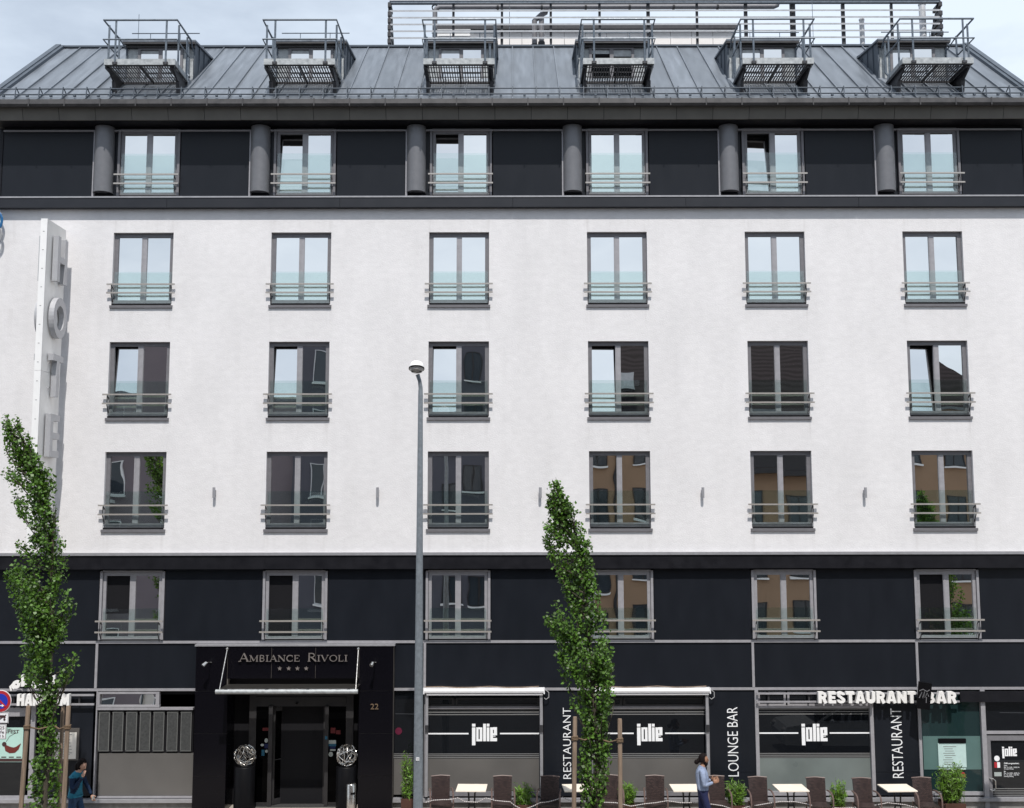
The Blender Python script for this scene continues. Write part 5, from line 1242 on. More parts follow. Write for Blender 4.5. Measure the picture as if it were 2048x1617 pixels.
def poplar(label, Yt, prof, trunk, nb, per, wind):
    base = at(trunk[-1][0], trunk[-1][1], Yt)
    t = thing('poplar_tree', label, 'tree', (base.x, Yt, 0), 0, 'young poplars along the kerb')
    zz = np.array([at(1024, y, Yt).z for y, a, c in prof]); xl = np.array([at(a, y, Yt).x for y, a, c in prof]) - base.x; xr = np.array([at(c, y, Yt).x for y, a, c in prof]) - base.x
    o_ = np.argsort(zz); zz, xl, xr = zz[o_], xl[o_], xr[o_]
    tz_ = np.array([at(1024, y, Yt).z for x, y in trunk]); tx_ = np.array([at(x, y, Yt).x for x, y in trunk]) - base.x
    o_ = np.argsort(tz_); tz_, tx_ = tz_[o_], tx_[o_]
    ztop = zz[-1]; f = lambda z: float(np.interp(z, tz_, tx_))
    zs = np.linspace(0, ztop - .25, 26)
    B().tube([(f(z) + .012 * math.sin(z * 3), .012 * math.cos(z * 2.3), z) for z in zs], [.055 * (1 - z / ztop) ** .8 + .008 for z in zs], 9).build('trunk', 'bark', t, smooth=True)
    bb = B(); pos = []; dr = []
    zmin = zz[0]
    for k in range(nb):
        ze = zmin + .1 + (ztop - zmin - .1) * (random.random() ** .85)
        if k < 9: ze = ztop - .03 - .07 * k
        L_, R_ = float(np.interp(ze, zz, xl)), float(np.interp(ze, zz, xr)); hw = (R_ - L_) / 2; cx = (L_ + R_) / 2
        u_ = random.uniform(-1.0, 1.0); u_ = math.copysign(abs(u_) ** .75, u_)
        e = Vector((cx + hw * u_, hw * .9 * random.uniform(-1, 1) * math.sqrt(max(.05, 1 - u_ * u_)), ze))
        zs_ = max(zmin - .2, ze - random.uniform(.35, .95)); s_ = Vector((f(zs_), 0, zs_))
        m_ = (s_ + e) / 2 + Vector((.25 * (e.x - s_.x), .2 * e.y, -.08))
        pts = [s_, s_ * .3 + m_ * .7 + Vector((random.uniform(-.03, .03), 0, 0)), m_ * .4 + e * .6, e]
        bb.tube(pts, [.016, .011, .008, .003], 5, False)
        cnt = int(per * random.uniform(.6, 1.4) * (.3 + 1.25 * hw))
        u = np.clip(rng.beta(2.4, 1.3, cnt), .12, 1.0)[:, None]
        P_ = np.array(s_) * (1 - u) ** 2 + 2 * u * (1 - u) * np.array(m_) + u ** 2 * np.array(e)
        sg = (.025 + .045 * (1 - np.abs(u - .62))) * min(1.0, .45 + hw * 1.2)
        pos.append(P_ + rng.normal(size=(cnt, 3)) * sg * np.array([1.0, 1.0, 1.15])); d = np.array((e - s_).normalized()) * .9 + np.array([wind, 0, -.1]); dr.append(np.tile(d, (cnt, 1)))
    bb.build('branches', 'bark', t)
    pos = np.concatenate(pos); dr = np.concatenate(dr)
    mg = rng.normal(0, .035, len(pos)); ok = (pos[:, 0] > np.interp(pos[:, 2], zz, xl) - mg) & (pos[:, 0] < np.interp(pos[:, 2], zz, xr) + mg) & (pos[:, 2] < ztop)
    pos, dr = pos[ok], dr[ok]
    link('crown', quads_mesh('crown', leaves(pos, dr, .072, .85), 'leaf'), t)
    return t
prof0 = [(824, 8, 30), (850, 6, 56), (890, 10, 72), (920, 14, 80), (950, 4, 104), (975, 8, 110), (1000, 20, 113), (1040, 48, 112), (1062, 66, 112), (1085, 20, 130), (1110, 22, 132), (1140, 14, 135), (1200, 18, 145), (1240, 42, 147), (1280, 30, 151), (1330, 26, 155), (1360, 55, 140), (1378, 80, 112), (1415, 80, 112), (1450, 76, 116), (1500, 74, 116), (1535, 56, 116), (1580, 42, 122), (1617, 40, 124), (1660, 44, 124), (1690, 60, 112)]
trunk0 = [(20, 835), (52, 890), (85, 960), (100, 1030), (106, 1080), (104, 1140), (104, 1250), (100, 1400), (96, 1520), (90, 1617), (86, 1733)]
poplar('wind-bent green poplar at the left edge before the blade sign', -4.3, prof0, trunk0, 190, 88, -.5)
prof1 = [(952, 1100, 1112), (972, 1096, 1124), (1000, 1092, 1146), (1030, 1096, 1160), (1050, 1084, 1172), (1080, 1084, 1182), (1110, 1094, 1186), (1150, 1116, 1192), (1180, 1122, 1200), (1210, 1094, 1206), (1250, 1090, 1216), (1280, 1108, 1228), (1300, 1108, 1232), (1340, 1116, 1234), (1370, 1120, 1240), (1395, 1132, 1236), (1420, 1150, 1222), (1440, 1168, 1212), (1465, 1164, 1218), (1500, 1158, 1222), (1540, 1154, 1220), (1570, 1166, 1212), (1600, 1158, 1208), (1640, 1165, 1210), (1690, 1175, 1205)]
trunk1 = [(1106, 960), (1135, 1010), (1155, 1080), (1170, 1180), (1180, 1300), (1188, 1400), (1194, 1500), (1194, 1617), (1194, 1733)]
T1 = poplar('wind-bent green poplar before the middle restaurant windows', -4.3, prof1, trunk1, 165, 88, -.5)
T2 = copy_tree(T1); T2.location.x = 12.7; T2.location.y = -4.3; T2['label'] = 'green poplar beyond the right end of the terrace, mirrored in the lower right windows'
# stakes
stk = [(57, 1412, 42, 1617, -4.6, 'pale stake left of the left poplar trunk'), (137, 1412, 127, 1617, -4.6, 'pale stake right of the left poplar trunk'), (126, 1414, 117, 1617, -3.8, 'darker stake behind the right stake of the left poplar'),
       (1150, 1434, 1148, 1617, -4.6, 'pale stake left of the middle poplar trunk'), (1239.5, 1438, 1241, 1617, -4.6, 'pale stake right of the middle poplar trunk')]
for k, (xa, ya_, xb, yb_, Y, lab) in enumerate(stk):
    a = at(xa, ya_, Y); c = at(xb, yb_, Y); d = (c - a); e = c + d * (c.z / -d.z)
    t = thing('tree_stake', lab, 'stake', tuple(e), 0, 'wooden stakes tied to the poplars')
    r_ = .047 if k != 2 else .04
    B().tube([(0, 0, 0), tuple((a - e) * .5), tuple((a - e) * .99), tuple(a - e)], [r_, r_, r_ * .97, r_ * .85], 10).build('pole', 'stake', t, smooth=True)
    v = a - e; q = v * (1 - .42 / v.z)
    if k == 2: continue
    b = B()
    for j in range(3): b.tube([(q.x + (r_ + .012) * math.cos(2 * math.pi * i / 10), q.y + (r_ + .012) * math.sin(2 * math.pi * i / 10), q.z - .03 + j * .028 + .01 * math.sin(i)) for i in range(11)], .014, 6, False)
    s_ = 1 if k in (0, 3) else -1
    b.tube([(q.x + s_ * r_, q.y, q.z), (q.x + s_ * .2, q.y + .1, q.z - .06), (q.x + s_ * .38, q.y + .3, q.z - .04)], .017, 6)
    b.build('rope_tie', 'rope', t)

# ------------------------------------------------------------------ terrace furniture
def chair():
    t = thing('rattan_chair', '', 'chair', (0, 0, 0), 0, 'brown rattan chairs on the terrace')
    b = B(); nx, nz = 8, 8; vs = []
    for j in range(nz + 1):
        for i in range(nx + 1):
            u = i / nx * 2 - 1; v = j / nz; wv = .218 - .008 * (1 - v)
            vs.append((u * wv, .20 + .10 * v - .035 * (1 - u * u) * 0 + .03 * (u * u) * -1, 0.43 + .53 * v - (.012 * u * u if j == nz else 0)))
    n0 = len(vs); vs2 = [(x, y + .03, z) for x, y, z in vs]; fs = []
    for j in range(nz):
        for i in range(nx):
            a = j * (nx + 1) + i; fs.append([a, a + 1, a + nx + 2, a + nx + 1]); fs.append([n0 + a, n0 + a + nx + 1, n0 + a + nx + 2, n0 + a + 1])
    for i in range(nx): a = nz * (nx + 1) + i; fs.append([a, a + 1, n0 + a + 1, n0 + a])
    for j in range(nz): a = j * (nx + 1); fs.append([a, a + nx + 1, n0 + a + nx + 1, n0 + a]); a += nx; fs.append([a, n0 + a, n0 + a + nx + 1, a + nx + 1])
    b.add(vs + vs2, fs); b.build('backrest', 'rattan', t)
    B().box(-.24, .24, -.24, .22, .385, .435).build('seat', 'rattan', t)
    B().box(-.235, .235, -.238, -.21, .20, .384).build('seat_apron', 'rattan', t)
    for s_ in (-1, 1):
        x = s_ * .265
        B().tube([(s_ * .245, .24, .69), (x, .10, .705), (x, -.10, .70), (x, -.22, .67), (x, -.275, .58), (x, -.28, .42), (s_ * .25, -.25, .0)], [.017, .02, .021, .021, .02, .018, .016], 8).build('arm', 'rattantube', t, smooth=True)
        B().tube([(s_ * .235, .22, .44), (s_ * .24, .27, 0)], .017, 8).build('leg', 'rattantube', t, smooth=True)
    B().tube([(-.228, .302, .955), (0, .33, .968), (.228, .302, .955)], .016, 6).build('top_rail', 'rattantube', t, smooth=True)
    return t
chl = ['at the left end beside the street lamp', 'left of the first low planter', 'under the left upright word RESTAURANT', 'behind the middle poplar and its right stake', 'left of the table by the walking man', 'directly behind the walking man', 'right of the planter under LOUNGE BAR', 'right of the table under the pale frosted window', 'right of the slender planter by the right window', 'at the right end under the right upright word RESTAURANT']
C0 = chair()
for k, px in enumerate((884, 1006, 1097.5, 1221, 1308, 1431, 1515, 1630.5, 1723.5, 1843)):
    o = C0 if k == 0 else copy_tree(C0)
    yb = -.62 - .04 * (k % 3) - (.03 * k if k > 5 else 0)
    o.location = (xt(px, 1570, yb), yb - .27, 0); o.rotation_euler = (0, 0, R(random.uniform(-8, 8))); o['label'] = 'brown rattan armchair ' + chl[k]
def table():
    t = thing('bistro_table', '', 'table', (0, 0, 0), 0, 'cream square tables on the terrace')
    B().box(-.35, .35, -.33, .33, .725, .75).build('table_top', 'tabletop', t)
    for s_ in (-1, 1):
        B().tube([(s_ * .14, 0, .722), (s_ * .075, 0, .62), (s_ * .06, 0, .35), (s_ * .10, 0, .12), (s_ * .26, 0, .02)], .02, 8).build('leg', 'iron', t, smooth=True)
        B().box(s_ * .26 - .04, s_ * .26 + .04, -.22, .22, 0, .025).build('foot', 'iron', t)
    B().box(-.2, .2, -.02, .02, .70, .724).build('top_bracket', 'iron', t); B().box(-.075, .075, -.015, .015, .33, .37).build('cross_bar', 'iron', t)
    return t
tbl = ['between the first two chairs', 'half hidden by the left stake of the middle poplar', 'left of the walking man', 'before the pale frosted window', 'before the right upright word RESTAURANT']
B0 = table()
for k, px in enumerate((943.5, 1156, 1372, 1580, 1792)):
    o = B0 if k == 0 else copy_tree(B0)
    o.location = (xt(px, 1575, -.83), -.83 - .02 * k, 0); o.rotation_euler = (0, 0, R((-2, 3, 1, 1, 2)[k])); o['label'] = 'cream topped square bistro table ' + tbl[k]
def planter(px, top, hw, Y, label, n, pot, kind):
    x = xt(px, 1590, Y); h = zt(top, Y)
    t = thing('potted_bamboo', label, 'potted plant', (x, Y, 0), 0, 'planters between the terrace chairs')
    ph = pot[1]; pr = pot[0]
    B().xprism([(-pr * .8, 0), (-pr, ph), (-pr * .85, ph), (-pr * .8, ph - .04), (pr * .8, ph - .04), (pr * .85, ph), (pr, ph), (pr * .8, 0)], -pr, pr).build('pot', 'terracotta', t)
    B().box(-pr * .85, pr * .85, -pr * .8, pr * .8, ph - .06, ph - .02).build('soil', 'soil', t)
    b = B(); P_ = []; D_ = []
    for k in range(n):
        a = random.uniform(0, 6.28); rr = pr * .7 * random.random() ** .5; s0 = Vector((rr * math.cos(a), rr * math.sin(a), ph - .03))
        top_ = (h - ph) * random.uniform(.45, 1.0); lean = hw * random.uniform(.2, 1) * (1.25 - top_ / (h - ph) * .6)
        e = s0 + Vector((lean * math.cos(a), lean * math.sin(a), top_))
        b.tube([s0, s0 * .45 + e * .55 + Vector((0, 0, .04)), e], [.005, .004, .002], 4, False)
        cnt = kind
        u = rng.uniform(.1, 1.05, cnt)[:, None]; P_.append(np.array(s0) * (1 - u) + np.array(e) * u + rng.normal(size=(cnt, 3)) * .028); D_.append(np.tile(np.array([math.cos(a), math.sin(a), .3]) * .9, (cnt, 1)))
    b.build('stems', 'bark', t)
    link('foliage', quads_mesh('foliage', leaves(np.concatenate(P_), np.concatenate(D_), .115, .17), 'grassleaf'), t)
planter(815, 1502, .10, -.42, 'tall slim bamboo in a pot behind the street lamp', 34, (.14, .42), 26)
planter(1047, 1566, .16, -.72, 'low bushy bamboo in a brown pot between the second and third chairs', 60, (.19, .36), 17)
planter(1254, 1563, .14, -.72, 'low bushy bamboo in a brown pot right of the right stake', 60, (.19, .36), 17)
planter(1471, 1562, .20, -.74, 'spreading bamboo in a brown pot under the words LOUNGE BAR', 70, (.19, .34), 17)
planter(1677, 1562, .08, -.72, 'slender upright bamboo in a brown pot before the pale frosted window', 34, (.17, .30), 26)
planter(1903, 1527, .26, -.62, 'tall broad bamboo bush before the green window', 120, (.24, .36), 24)
c = at(1925, 1550, -.5)
FL = thing('red_flower', 'single red flower beside the broad bamboo bush', 'flower', (c.x, -.52, 0))
B().tube([(0, 0, 0), (.01, 0, .6), (0, 0, c.z)], .007, 5).build('stem', 'leaf', FL)
b = B()
for k in range(7): a = k * .9; b.ell((.035 * math.cos(a), .02 * math.sin(a * 2), c.z + .035 * math.sin(a)), (.035, .02, .03), 7, 5)
b.build('petals', 'red', FL)
# striped chain threaded through the chairs
pts = [(850, 1606), (866, 1601), (884, 1600), (903, 1599.5), (916, 1596), (930, 1604), (955, 1605), (971, 1596.5), (990, 1601.5), (1010, 1603.5), (1020, 1604), (1030, 1612), (1046, 1620), (1066, 1613), (1080, 1606), (1098, 1604), (1112, 1600), (1125, 1595), (1145, 1604), (1180, 1600), (1206, 1605), (1232, 1606), (1262, 1613), (1290, 1608), (1312, 1606), (1334, 1602), (1360, 1606), (1395, 1606), (1424, 1609), (1445, 1612), (1472, 1621), (1496, 1614), (1515, 1611), (1538, 1607), (1560, 1604), (1590, 1604), (1612, 1608), (1626, 1612), (1650, 1614), (1680, 1617), (1704, 1616), (1722, 1615), (1745, 1612), (1775, 1606), (1810, 1610), (1840, 1618), (1866, 1622)]
b = B(); PP = []
for k in range(len(pts) - 1):
    for j in range(4):
        u = j / 4; PP.append(at(pts[k][0] * (1 - u) + pts[k + 1][0] * u, pts[k][1] * (1 - u) + pts[k + 1][1] * u, -1.24 - .0 * k))
o0 = Vector((PP[0].x, -1.24, 0)); PP = [p - o0 for p in PP]
CH = tag(B().tube(PP, .011, 6).build('barrier_chain', 'chain', None, o0), 'white and dark striped plastic chain strung along the terrace chairs', 'chain')

# ------------------------------------------------------------------ people
def skin_body(name, joints, bones, mats, parent):
    """joints {name:(pos, rx, ry)}; bones (a, b, material); one continuous skinned mesh"""
    ks = list(joints); idx = {k: i for i, k in enumerate(ks)}
    me = bpy.data.meshes.new(name); me.from_pydata([joints[k][0] for k in ks], [(idx[a], idx[c]) for a, c, m_ in bones], []); ob = bpy.data.objects.new(name, me); COL.objects.link(ob)
    sk = ob.modifiers.new('Skin', 'SKIN'); sk.use_smooth_shade = True
    for k in ks:
        d = me.skin_vertices[0].data[idx[k]]; d.radius = (joints[k][1], joints[k][2]); d.use_root = (k == 'pelvis')
    ob.modifiers.new('Sub', 'SUBSURF').levels = 3
    dg = bpy.context.evaluated_depsgraph_get(); me2 = bpy.data.meshes.new_from_object(ob.evaluated_get(dg))
    bpy.data.objects.remove(ob); bpy.data.meshes.remove(me)
    V_ = [tuple(v.co) for v in me2.vertices]; b = B()
    seg = [(Vector(joints[a][0]), Vector(joints[c][0]), m_) for a, c, m_ in bones]
    n0 = len(b.v); b.v += V_
    for p in me2.polygons:
        ce = p.center; best = 1e9; bm_ = 0
        for a, c, m_ in seg:
            d = c - a; u = max(0, min(1, (ce - a).dot(d) / max(d.dot(d), 1e-9))); q = (ce - a - d * u).length
            if q < best: best, bm_ = q, m_
        b.f.append(list(p.vertices)); b.mi.append(bm_)
    bpy.data.meshes.remove(me2)
    return b
def hand(b, wrist, fwd, side, mi, curl=.5, sc=1.0):
    """palm plus five bent fingers; fwd finger direction, side towards the thumb"""
    b.cur = mi; w_ = Vector(wrist); f = Vector(fwd).normalized(); s_ = Vector(side); s_ = (s_ - f * s_.dot(f)).normalized(); n_ = f.cross(s_)
    rot = Matrix((f, s_, n_)).transposed()
    b.ell(w_ + f * .05 * sc, (.055 * sc, .042 * sc, .018 * sc), 10, 7, rot)
    for k, (o_, ln) in enumerate(((.030, .072), (.010, .080), (-.010, .074), (-.029, .058))):
        p = w_ + f * .09 * sc + s_ * o_ * sc; d1 = (f + n_ * -.25 * curl).normalized(); d2 = (f + n_ * -1.2 * curl).normalized(); d3 = (f * .6 + n_ * -1.8 * curl).normalized(); l_ = ln * sc
        b.tube([p - f * .03 * sc, p, p + d1 * l_ * .45, p + d1 * l_ * .45 + d2 * l_ * .32, p + d1 * l_ * .45 + d2 * l_ * .32 + d3 * l_ * .25], [.010 * sc, .0105 * sc, .0095 * sc, .0085 * sc, .006 * sc], 7)
    p = w_ + f * .025 * sc + s_ * .035 * sc; d1 = (f * .7 + s_ * .8 - n_ * .3).normalized(); d2 = (f * .95 + s_ * .3 - n_ * .5).normalized()
    b.tube([p - d1 * .02, p, p + d1 * .035 * sc, p + d1 * .035 * sc + d2 * .032 * sc], [.013 * sc, .0135 * sc, .0115 * sc, .008 * sc], 7)
def head(b, c, mi, eye_mi, rot):
    """faces local +x"""
    b.cur = mi; n, m_ = 22, 18; t = B().ell((0, 0, 0), (1, 1, 1), n, m_); vs = []
    for p in t.v:
        x, y, z = p; q = Vector((x * .098, y * .076, z * .118))
        if z < 0: q.x = q.x * (1 + .16 * z) + .012 * -z; q.y *= 1 + .32 * z
        if x > 0:
            g = lambda z0, y0, s: math.exp(-((z - z0) / s) ** 2 - (y / y0) ** 2)
            q.x += .026 * g(-.12, .20, .20) + .010 * g(-.78, .4, .2) + .006 * g(-.5, .35, .12) - .010 * math.exp(-((z - .08) / .14) ** 2 - ((abs(y) - .42) / .2) ** 2) + .006 * g(.28, .6, .12)
        vs.append(rot @ q + Vector(c))
    b.add(vs, t.f)
    for s_ in (-1, 1): b.ell(rot @ Vector((-.005, s_ * .077, -.005)) + Vector(c), (.018, .010, .030), 8, 6, rot)
    b.cur = eye_mi
    for s_ in (-1, 1): b.ell(rot @ Vector((.083, s_ * .031, .010)) + Vector(c), (.010, .013, .008), 8, 6, rot)
    b.ell(rot @ Vector((.098, 0, -.062)) + Vector(c), (.006, .022, .004), 8, 5, rot)
def hair_cap(c, rot, front, low, sc=1.07):
    t = B().ell((0, 0, 0), (1, 1, 1), 24, 18); keep = []; vs = []
    for p in t.v:
        x, y, z = p; jit = 1 + .02 * math.sin(9 * x + 13 * z) + .015 * math.sin(17 * y + 5 * z)
        vs.append(rot @ Vector((x * .100 * sc * jit - .006, y * .080 * sc * jit, z * .120 * sc * jit + .006)) + Vector(c))
    for f in t.f:
        m_ = sum((Vector(t.v[i]) for i in f), Vector()) / len(f)
        if (m_.x < front and m_.z > low) or m_.z > .45 + .25 * max(0, m_.x): keep.append(f)
    return B().add(vs, keep)
# man with bun, side view, facing right
c = at(1407, 1580, -2.0)
PM = thing('person', 'bearded man with a hair bun, pale blue shirt and navy trousers walking right', 'person', (c.x - .02, -2.0, 0), 0)
J = {'pelvis': ((0, 0, .95), .135, .15), 'waist': ((.005, 0, 1.08), .125, .15), 'chest': ((-.01, 0, 1.28), .135, .17), 'upper': ((-.02, 0, 1.39), .10, .13), 'neck': ((0, 0, 1.48), .058, .058), 'headb': ((.03, 0, 1.56), .055, .055)}
for s_, nm in ((-1, 'r'), (1, 'l')):
    st = .16 if s_ < 0 else -.14
    J['sh' + nm] = ((-.02, s_ * .185, 1.38), .068, .068); J['el' + nm] = ((-.01 + (.0 if s_ < 0 else .03), s_ * .235, 1.10), .05, .05); J['wr' + nm] = ((.215, s_ * .12, 1.155), .033, .033)
    J['hip' + nm] = ((.0, s_ * .095, .88), .098, .098); J['kn' + nm] = ((.05 + st * .5, s_ * .10, .49), .066, .066); J['an' + nm] = ((st - .02, s_ * .10, .09), .045, .045); J['to' + nm] = ((st + .14, s_ * .11, .035), .038, .034)
BN = [('pelvis', 'waist', 1), ('waist', 'chest', 0), ('chest', 'upper', 0), ('upper', 'neck', 0), ('neck', 'headb', 2)]
for nm in 'rl': BN += [('upper', 'sh' + nm, 0), ('sh' + nm, 'el' + nm, 0), ('el' + nm, 'wr' + nm, 0), ('pelvis', 'hip' + nm, 1), ('hip' + nm, 'kn' + nm, 1), ('kn' + nm, 'an' + nm, 1), ('an' + nm, 'to' + nm, 3)]
b = skin_body('body', J, BN, None, PM)
for i, f in enumerate(b.f):
    z = sum(b.v[k][2] for k in f) / len(f)
    if b.mi[i] == 1 and z > .985: b.mi[i] = 0
I3 = Matrix.Rotation(R(2), 3, 'Y')
head(b, (.035, 0, 1.625), 2, 4, I3)
hand(b, (.225, -.115, 1.16), (.9, .25, .22), (0, .2, 1), 2, .5, 1.0)
hand(b, (.225, .115, 1.16), (.9, -.45, .35), (0, -.2, 1), 2, .35, 1.0)
b.build('body', ['shirt', 'navy', 'skin', 'shoe', 'hair'], PM, smooth=True)
h = hair_cap((.03, 0, 1.63), I3, .18, -.55, 1.10); h.ell((-.125, 0, 1.575), (.052, .05, .055), 12, 9); h.ell((-.085, 0, 1.60), (.045, .05, .05), 10, 8); h.build('hair', 'hair', PM, smooth=True)
bd_ = B(); bd_.ell((.080, 0, 1.535), (.052, .055, .050), 12, 9); bd_.ell((.055, .050, 1.57), (.035, .018, .05), 8, 6); bd_.ell((.055, -.050, 1.57), (.035, .018, .05), 8, 6); bd_.ell((.118, 0, 1.580), (.012, .03, .009), 8, 6); bd_.build('beard', 'hair', PM, smooth=True)
cl = B(); cl.tube([(.06 * math.cos(t) + .0, .066 * math.sin(t), 1.478 - .02 * math.cos(t)) for t in np.linspace(.35, 2 * math.pi - .35, 14)], .016, 6); cl.build('collar', 'shirt', PM, smooth=True)
bl = B(); bl.ring(0, 0, .10, .14, 0, .04, 20); B().lathe([(.148, 0), (.153, 0), (.153, .035), (.148, .035)], (0, 0, .965), 20)
# second person, head bowed, hand at the mouth
c = at(157, 1570, -2.2)
PW_ = thing('person', 'dark haired person in a teal jacket and jeans with one hand at the mouth', 'person', (c.x - .06, -2.2, 0), R(-8))
J = {'pelvis': ((0, 0, .93), .14, .155), 'waist': ((.0, 0, 1.05), .14, .16), 'chest': ((.0, 0, 1.25), .145, .175), 'upper': ((.015, 0, 1.37), .11, .135), 'neck': ((.045, 0, 1.45), .058, .058), 'headb': ((.09, 0, 1.52), .055, .055)}
for s_, nm in ((-1, 'r'), (1, 'l')):
    st = -.12 if s_ < 0 else .20
    J['sh' + nm] = ((.01, s_ * .18, 1.36), .072, .072)
    J['hip' + nm] = ((.0, s_ * .095, .86), .105, .105); J['kn' + nm] = ((.03 + st * .5, s_ * .10, .48), .072, .072); J['an' + nm] = ((st - .02, s_ * .10, .09), .05, .05); J['to' + nm] = ((st + .13, s_ * .11, .035), .04, .035)
J['elr'] = ((.05, -.262, 1.10), .056, .056); J['wrr'] = ((.205, -.09, 1.32), .036, .036)
J['ell'] = ((.12, .24, 1.10), .056, .056); J['wrl'] = ((.27, .20, .90), .036, .036)
BN = [('pelvis', 'waist', 0), ('waist', 'chest', 0), ('chest', 'upper', 0), ('upper', 'neck', 0), ('neck', 'headb', 2)]
for nm in 'rl': BN += [('upper', 'sh' + nm, 0), ('sh' + nm, 'el' + nm, 4), ('el' + nm, 'wr' + nm, 4), ('pelvis', 'hip' + nm, 1), ('hip' + nm, 'kn' + nm, 1), ('kn' + nm, 'an' + nm, 1), ('an' + nm, 'to' + nm, 3)]
b = skin_body('body', J, BN, None, PW_)
for i, f in enumerate(b.f):
    z = sum(b.v[k][2] for k in f) / len(f); x = sum(b.v[k][0] for k in f) / len(f)
    if b.mi[i] in (0, 1): b.mi[i] = 0 if z > .90 else 1
    if b.mi[i] == 4 and z > 1.34: b.mi[i] = 0
I4 = Matrix.Rotation(R(28), 3, 'Y')
head(b, (.125, 0, 1.575), 2, 5, I4)
hand(b, (.212, -.085, 1.335), (.05, .35, 1), (-1, .3, .2), 2, .35, .95)
hand(b, (.275, .20, .885), (.45, .0, -1), (1, 0, .3), 2, .6, .95)
b.build('body', ['teal', 'jeans', 'skinpale', 'shoe', 'sleeve', 'hair'], PW_, smooth=True)
h = hair_cap((.115, 0, 1.585), I4, .35, -.75, 1.14); h.ell((.03, 0, 1.54), (.06, .085, .11), 14, 10); h.build('hair', 'hair', PW_, smooth=True)
hm = B().lathe([(.150, 0), (.158, .0), (.160, .03), (.152, .035)], (0, 0, .90), 22); hm.v = [(x, y * 1.08, z) for x, y, z in hm.v]; hm.build('jacket_hem', 'teal', PW_, smooth=True)
t = B(); t.box(.315, .335, .16, .22, .80, .87); o = t.build('phone', 'sticker_white', None, tuple(PW_.location)); o.rotation_euler = PW_.rotation_euler; tag(o, 'small white object in the lowered hand of the teal jacket person', 'phone')

# ------------------------------------------------------------------ the other side of the street, seen in the window reflections
def facade_windows(bd, xs, zs, w_, h, y, fm, sill=True, closed=()):
    fr = B(); fr.box(-w_ / 2 - .05, -w_ / 2, 0, .06, -.05, h + .05).box(w_ / 2, w_ / 2 + .05, 0, .06, -.05, h + .05).box(-w_ / 2, w_ / 2, 0, .059, h, h + .05).box(-w_ / 2, w_ / 2, 0, .059, -.05, 0).box(-.03, .03, .005, .055, 0, h)
    mf = fr.mesh('window', fm); mp_ = B().box(-w_ / 2, w_ / 2, .01, .03, 0, h).mesh('pane', 'farglass'); ms = B().box(-w_ / 2 - .1, w_ / 2 + .1, 0, .16, -.14, -.055).mesh('sill', 'signwhite')
    for i, x in enumerate(xs):
        for j, z in enumerate(zs):
            o = link('window', mf, bd, (x, y, z)); link('pane', mp_, o)
            if sill: link('sill', ms, o)
YO = -27.7
MV = thing('mauve_apartment_house', 'mauve flat roofed house across the street, mirrored in the left windows', 'building', (-14, YO, 0))
B().box(-16, 2.9, -10, 0, 0, 17.6).build('wall', 'mauve', MV)
B().box(2.91, 16.6, -10, .35, 0, 17.2).build('wall', 'mauvedark', MV)
facade_windows(MV, [-13.5, -10.0, -6.5, -3.0, .5], [2.6, 5.5, 8.4, 11.3, 14.2], 1.4, 1.5, .001, 'signwhite')
facade_windows(MV, [4.6, 7.3], [2.6, 5.5, 8.4, 11.3, 14.2], 1.3, 1.5, .352, 'palegalv')
facade_windows(MV, [9.4, 10.9, 12.15, 13.6, 15.6], [2.9, 5.6, 8.6, 11.5, 14.1], .8, 1.25, .352, 'darkframe')
for z in (5.0, 7.9, 10.8):
    b = B().box(-13.2, -6.2, .01, 1.1, z, z + .18).box(-13.2, -6.2, 1.04, 1.1, z + .18, z + 1.0); b.build('balcony', 'signwhite', MV)
B().box(-16.1, 3.0, -10, .15, 17.61, 17.85).build('parapet', 'mauvedark', MV)
TB = thing('tan_apartment_house', 'tan house with dark tiled roof across the street, mirrored in the right windows', 'building', (14, YO, 0))
B().box(-11.3, 11, -11, 0, 0, 12.6).build('wall', 'tan', TB)
B().add([(-11.3, .5, 12.5), (11.4, .5, 12.5), (6.5, -4.8, 17.6), (-11.3, -4.8, 17.6), (11.4, -11.4, 12.5), (-11.3, -11.4, 12.5)], [[0, 1, 2, 3], [1, 4, 2], [4, 5, 3, 2], [5, 0, 3], [0, 5, 4, 1]]).build('roof', 'tiles', TB)
B().box(-11.3, 11.4, .35, .55, 12.4, 12.56).build('gutter', 'pvc', TB)
facade_windows(TB, [-9.7, -7.3, -4.6, -1.8, .6, 3.4, 6.3, 8.5], [1.3, 4.1, 6.9, 9.8], .95, 1.5, .001, 'darkframe')
B().tube([(-8.75, .10, 0), (-8.75, .10, 8.0), (-8.6, .10, 10.5), (-8.6, .10, 12.4)], .07, 8).build('downpipe', 'darkframe', TB)
B().box(-11.31, 11.01, .01, .09, 5.95, 6.12).build('string_course', 'darkframe', TB)
B().box(-2.6, 1.4, .02, .75, 9.35, 9.6).box(-2.6, 1.4, .70, .75, 9.61, 10.5).build('balcony', 'darkframe', TB)
for x in (-8.2, -3.2, 3.0):
    b = B().box(x, x + .8, -.9, -.8, 13.9, 14.9); b.add([(x, -.85, 13.9), (x + .8, -.85, 13.9), (x + .8, -1.75, 14.75), (x, -1.75, 14.75)], [[0, 1, 2, 3]]); b.build('skylight', 'palegalv', TB)
B().tube([(2.6, .08, 0), (2.6, .08, 12.4)], .06, 8).build('downpipe', 'pvc', TB)
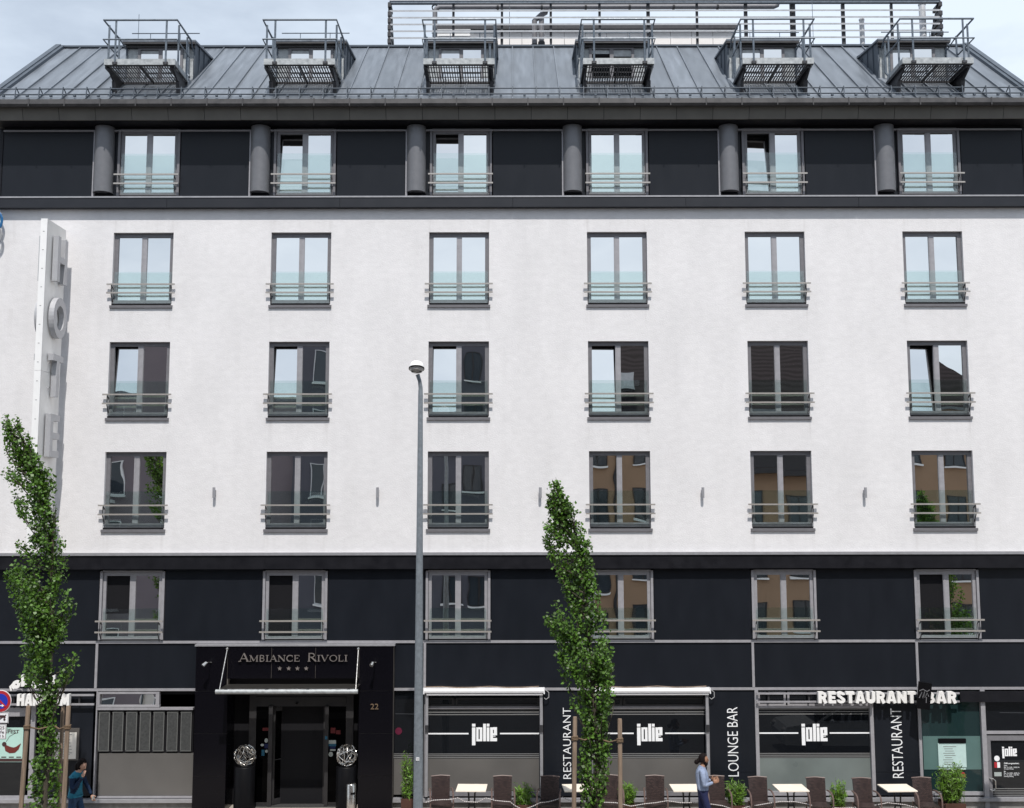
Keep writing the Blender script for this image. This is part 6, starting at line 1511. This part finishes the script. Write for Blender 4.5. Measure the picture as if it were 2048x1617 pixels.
# silver car on the near lane
CR = thing('silver_car', 'silver car passing on the near lane, mirrored in the right shop windows', 'car', (10.5, -7.4, -.13))
side = [(-2.2, .30), (-2.25, .62), (-2.1, .82), (-1.2, .98), (-.35, 1.40), (.3, 1.46), (1.2, 1.38), (1.95, .98), (2.2, .90), (2.25, .35)]
low = [(-2.2, .28), (-2.25, .62), (-2.1, .82), (-1.15, .95), (1.9, .97), (2.2, .90), (2.25, .35), (2.1, .25)]
cab = [(-1.2, .95), (-.35, 1.40), (.3, 1.46), (1.2, 1.38), (1.9, .97)]
def taper(poly, y, yt, z0, z1):
    b = B(); n = len(poly); vs = []
    for s_ in (-1, 1):
        for x, z in poly: u = max(0, min(1, (z - z0) / (z1 - z0))); vs.append((x, s_ * (y + (yt - y) * u), z))
    return b.add(vs, [list(range(n))[::-1] if False else list(range(n)), [n + i for i in range(n)][::-1]] + [[i, n + i, n + (i + 1) % n, (i + 1) % n] for i in range(n)])
taper(low, .88, .82, .3, .97).build('body', 'carpaint', CR); taper(cab, .80, .60, .95, 1.46).build('cabin', 'carpaint', CR)
gl = [(-1.0, 1.0), (-.35, 1.34), (.3, 1.40), (1.1, 1.33), (1.6, 1.0)]
taper(gl, .806, .612, .95, 1.46).build('side_glass', 'shopglass', CR)
B().add([(-1.22, -.74, .97), (-1.22, .74, .97), (-.40, .60, 1.39), (-.40, -.60, 1.39)], [[0, 1, 2, 3]]).build('windscreen', 'shopglass', CR)
for x in (-1.4, 1.4):
    for y in (-.80, .80):
        t = B().ring(0, 0, .19, .32, -.1, .1, 20); o = B().add(t.v, t.f).build('wheel', 'rubber', CR, (x, y, .32)); B().ring(0, 0, .0, .19, -.08, .08, 16).build('rim', 'galv', o)
for y in (-.62, .62): B().ell((-2.18, y, .70), (.08, .18, .08), 10, 7).build('headlight', 'lampglass', CR); B().box(2.18, 2.26, y - .14, y + .14, .72, .86).build('tail_light', 'red', CR)
for y in (-.90, .90): B().ell((-.75, y, 1.0), (.07, .08, .06), 8, 6).build('wing_mirror', 'carpaint', CR)
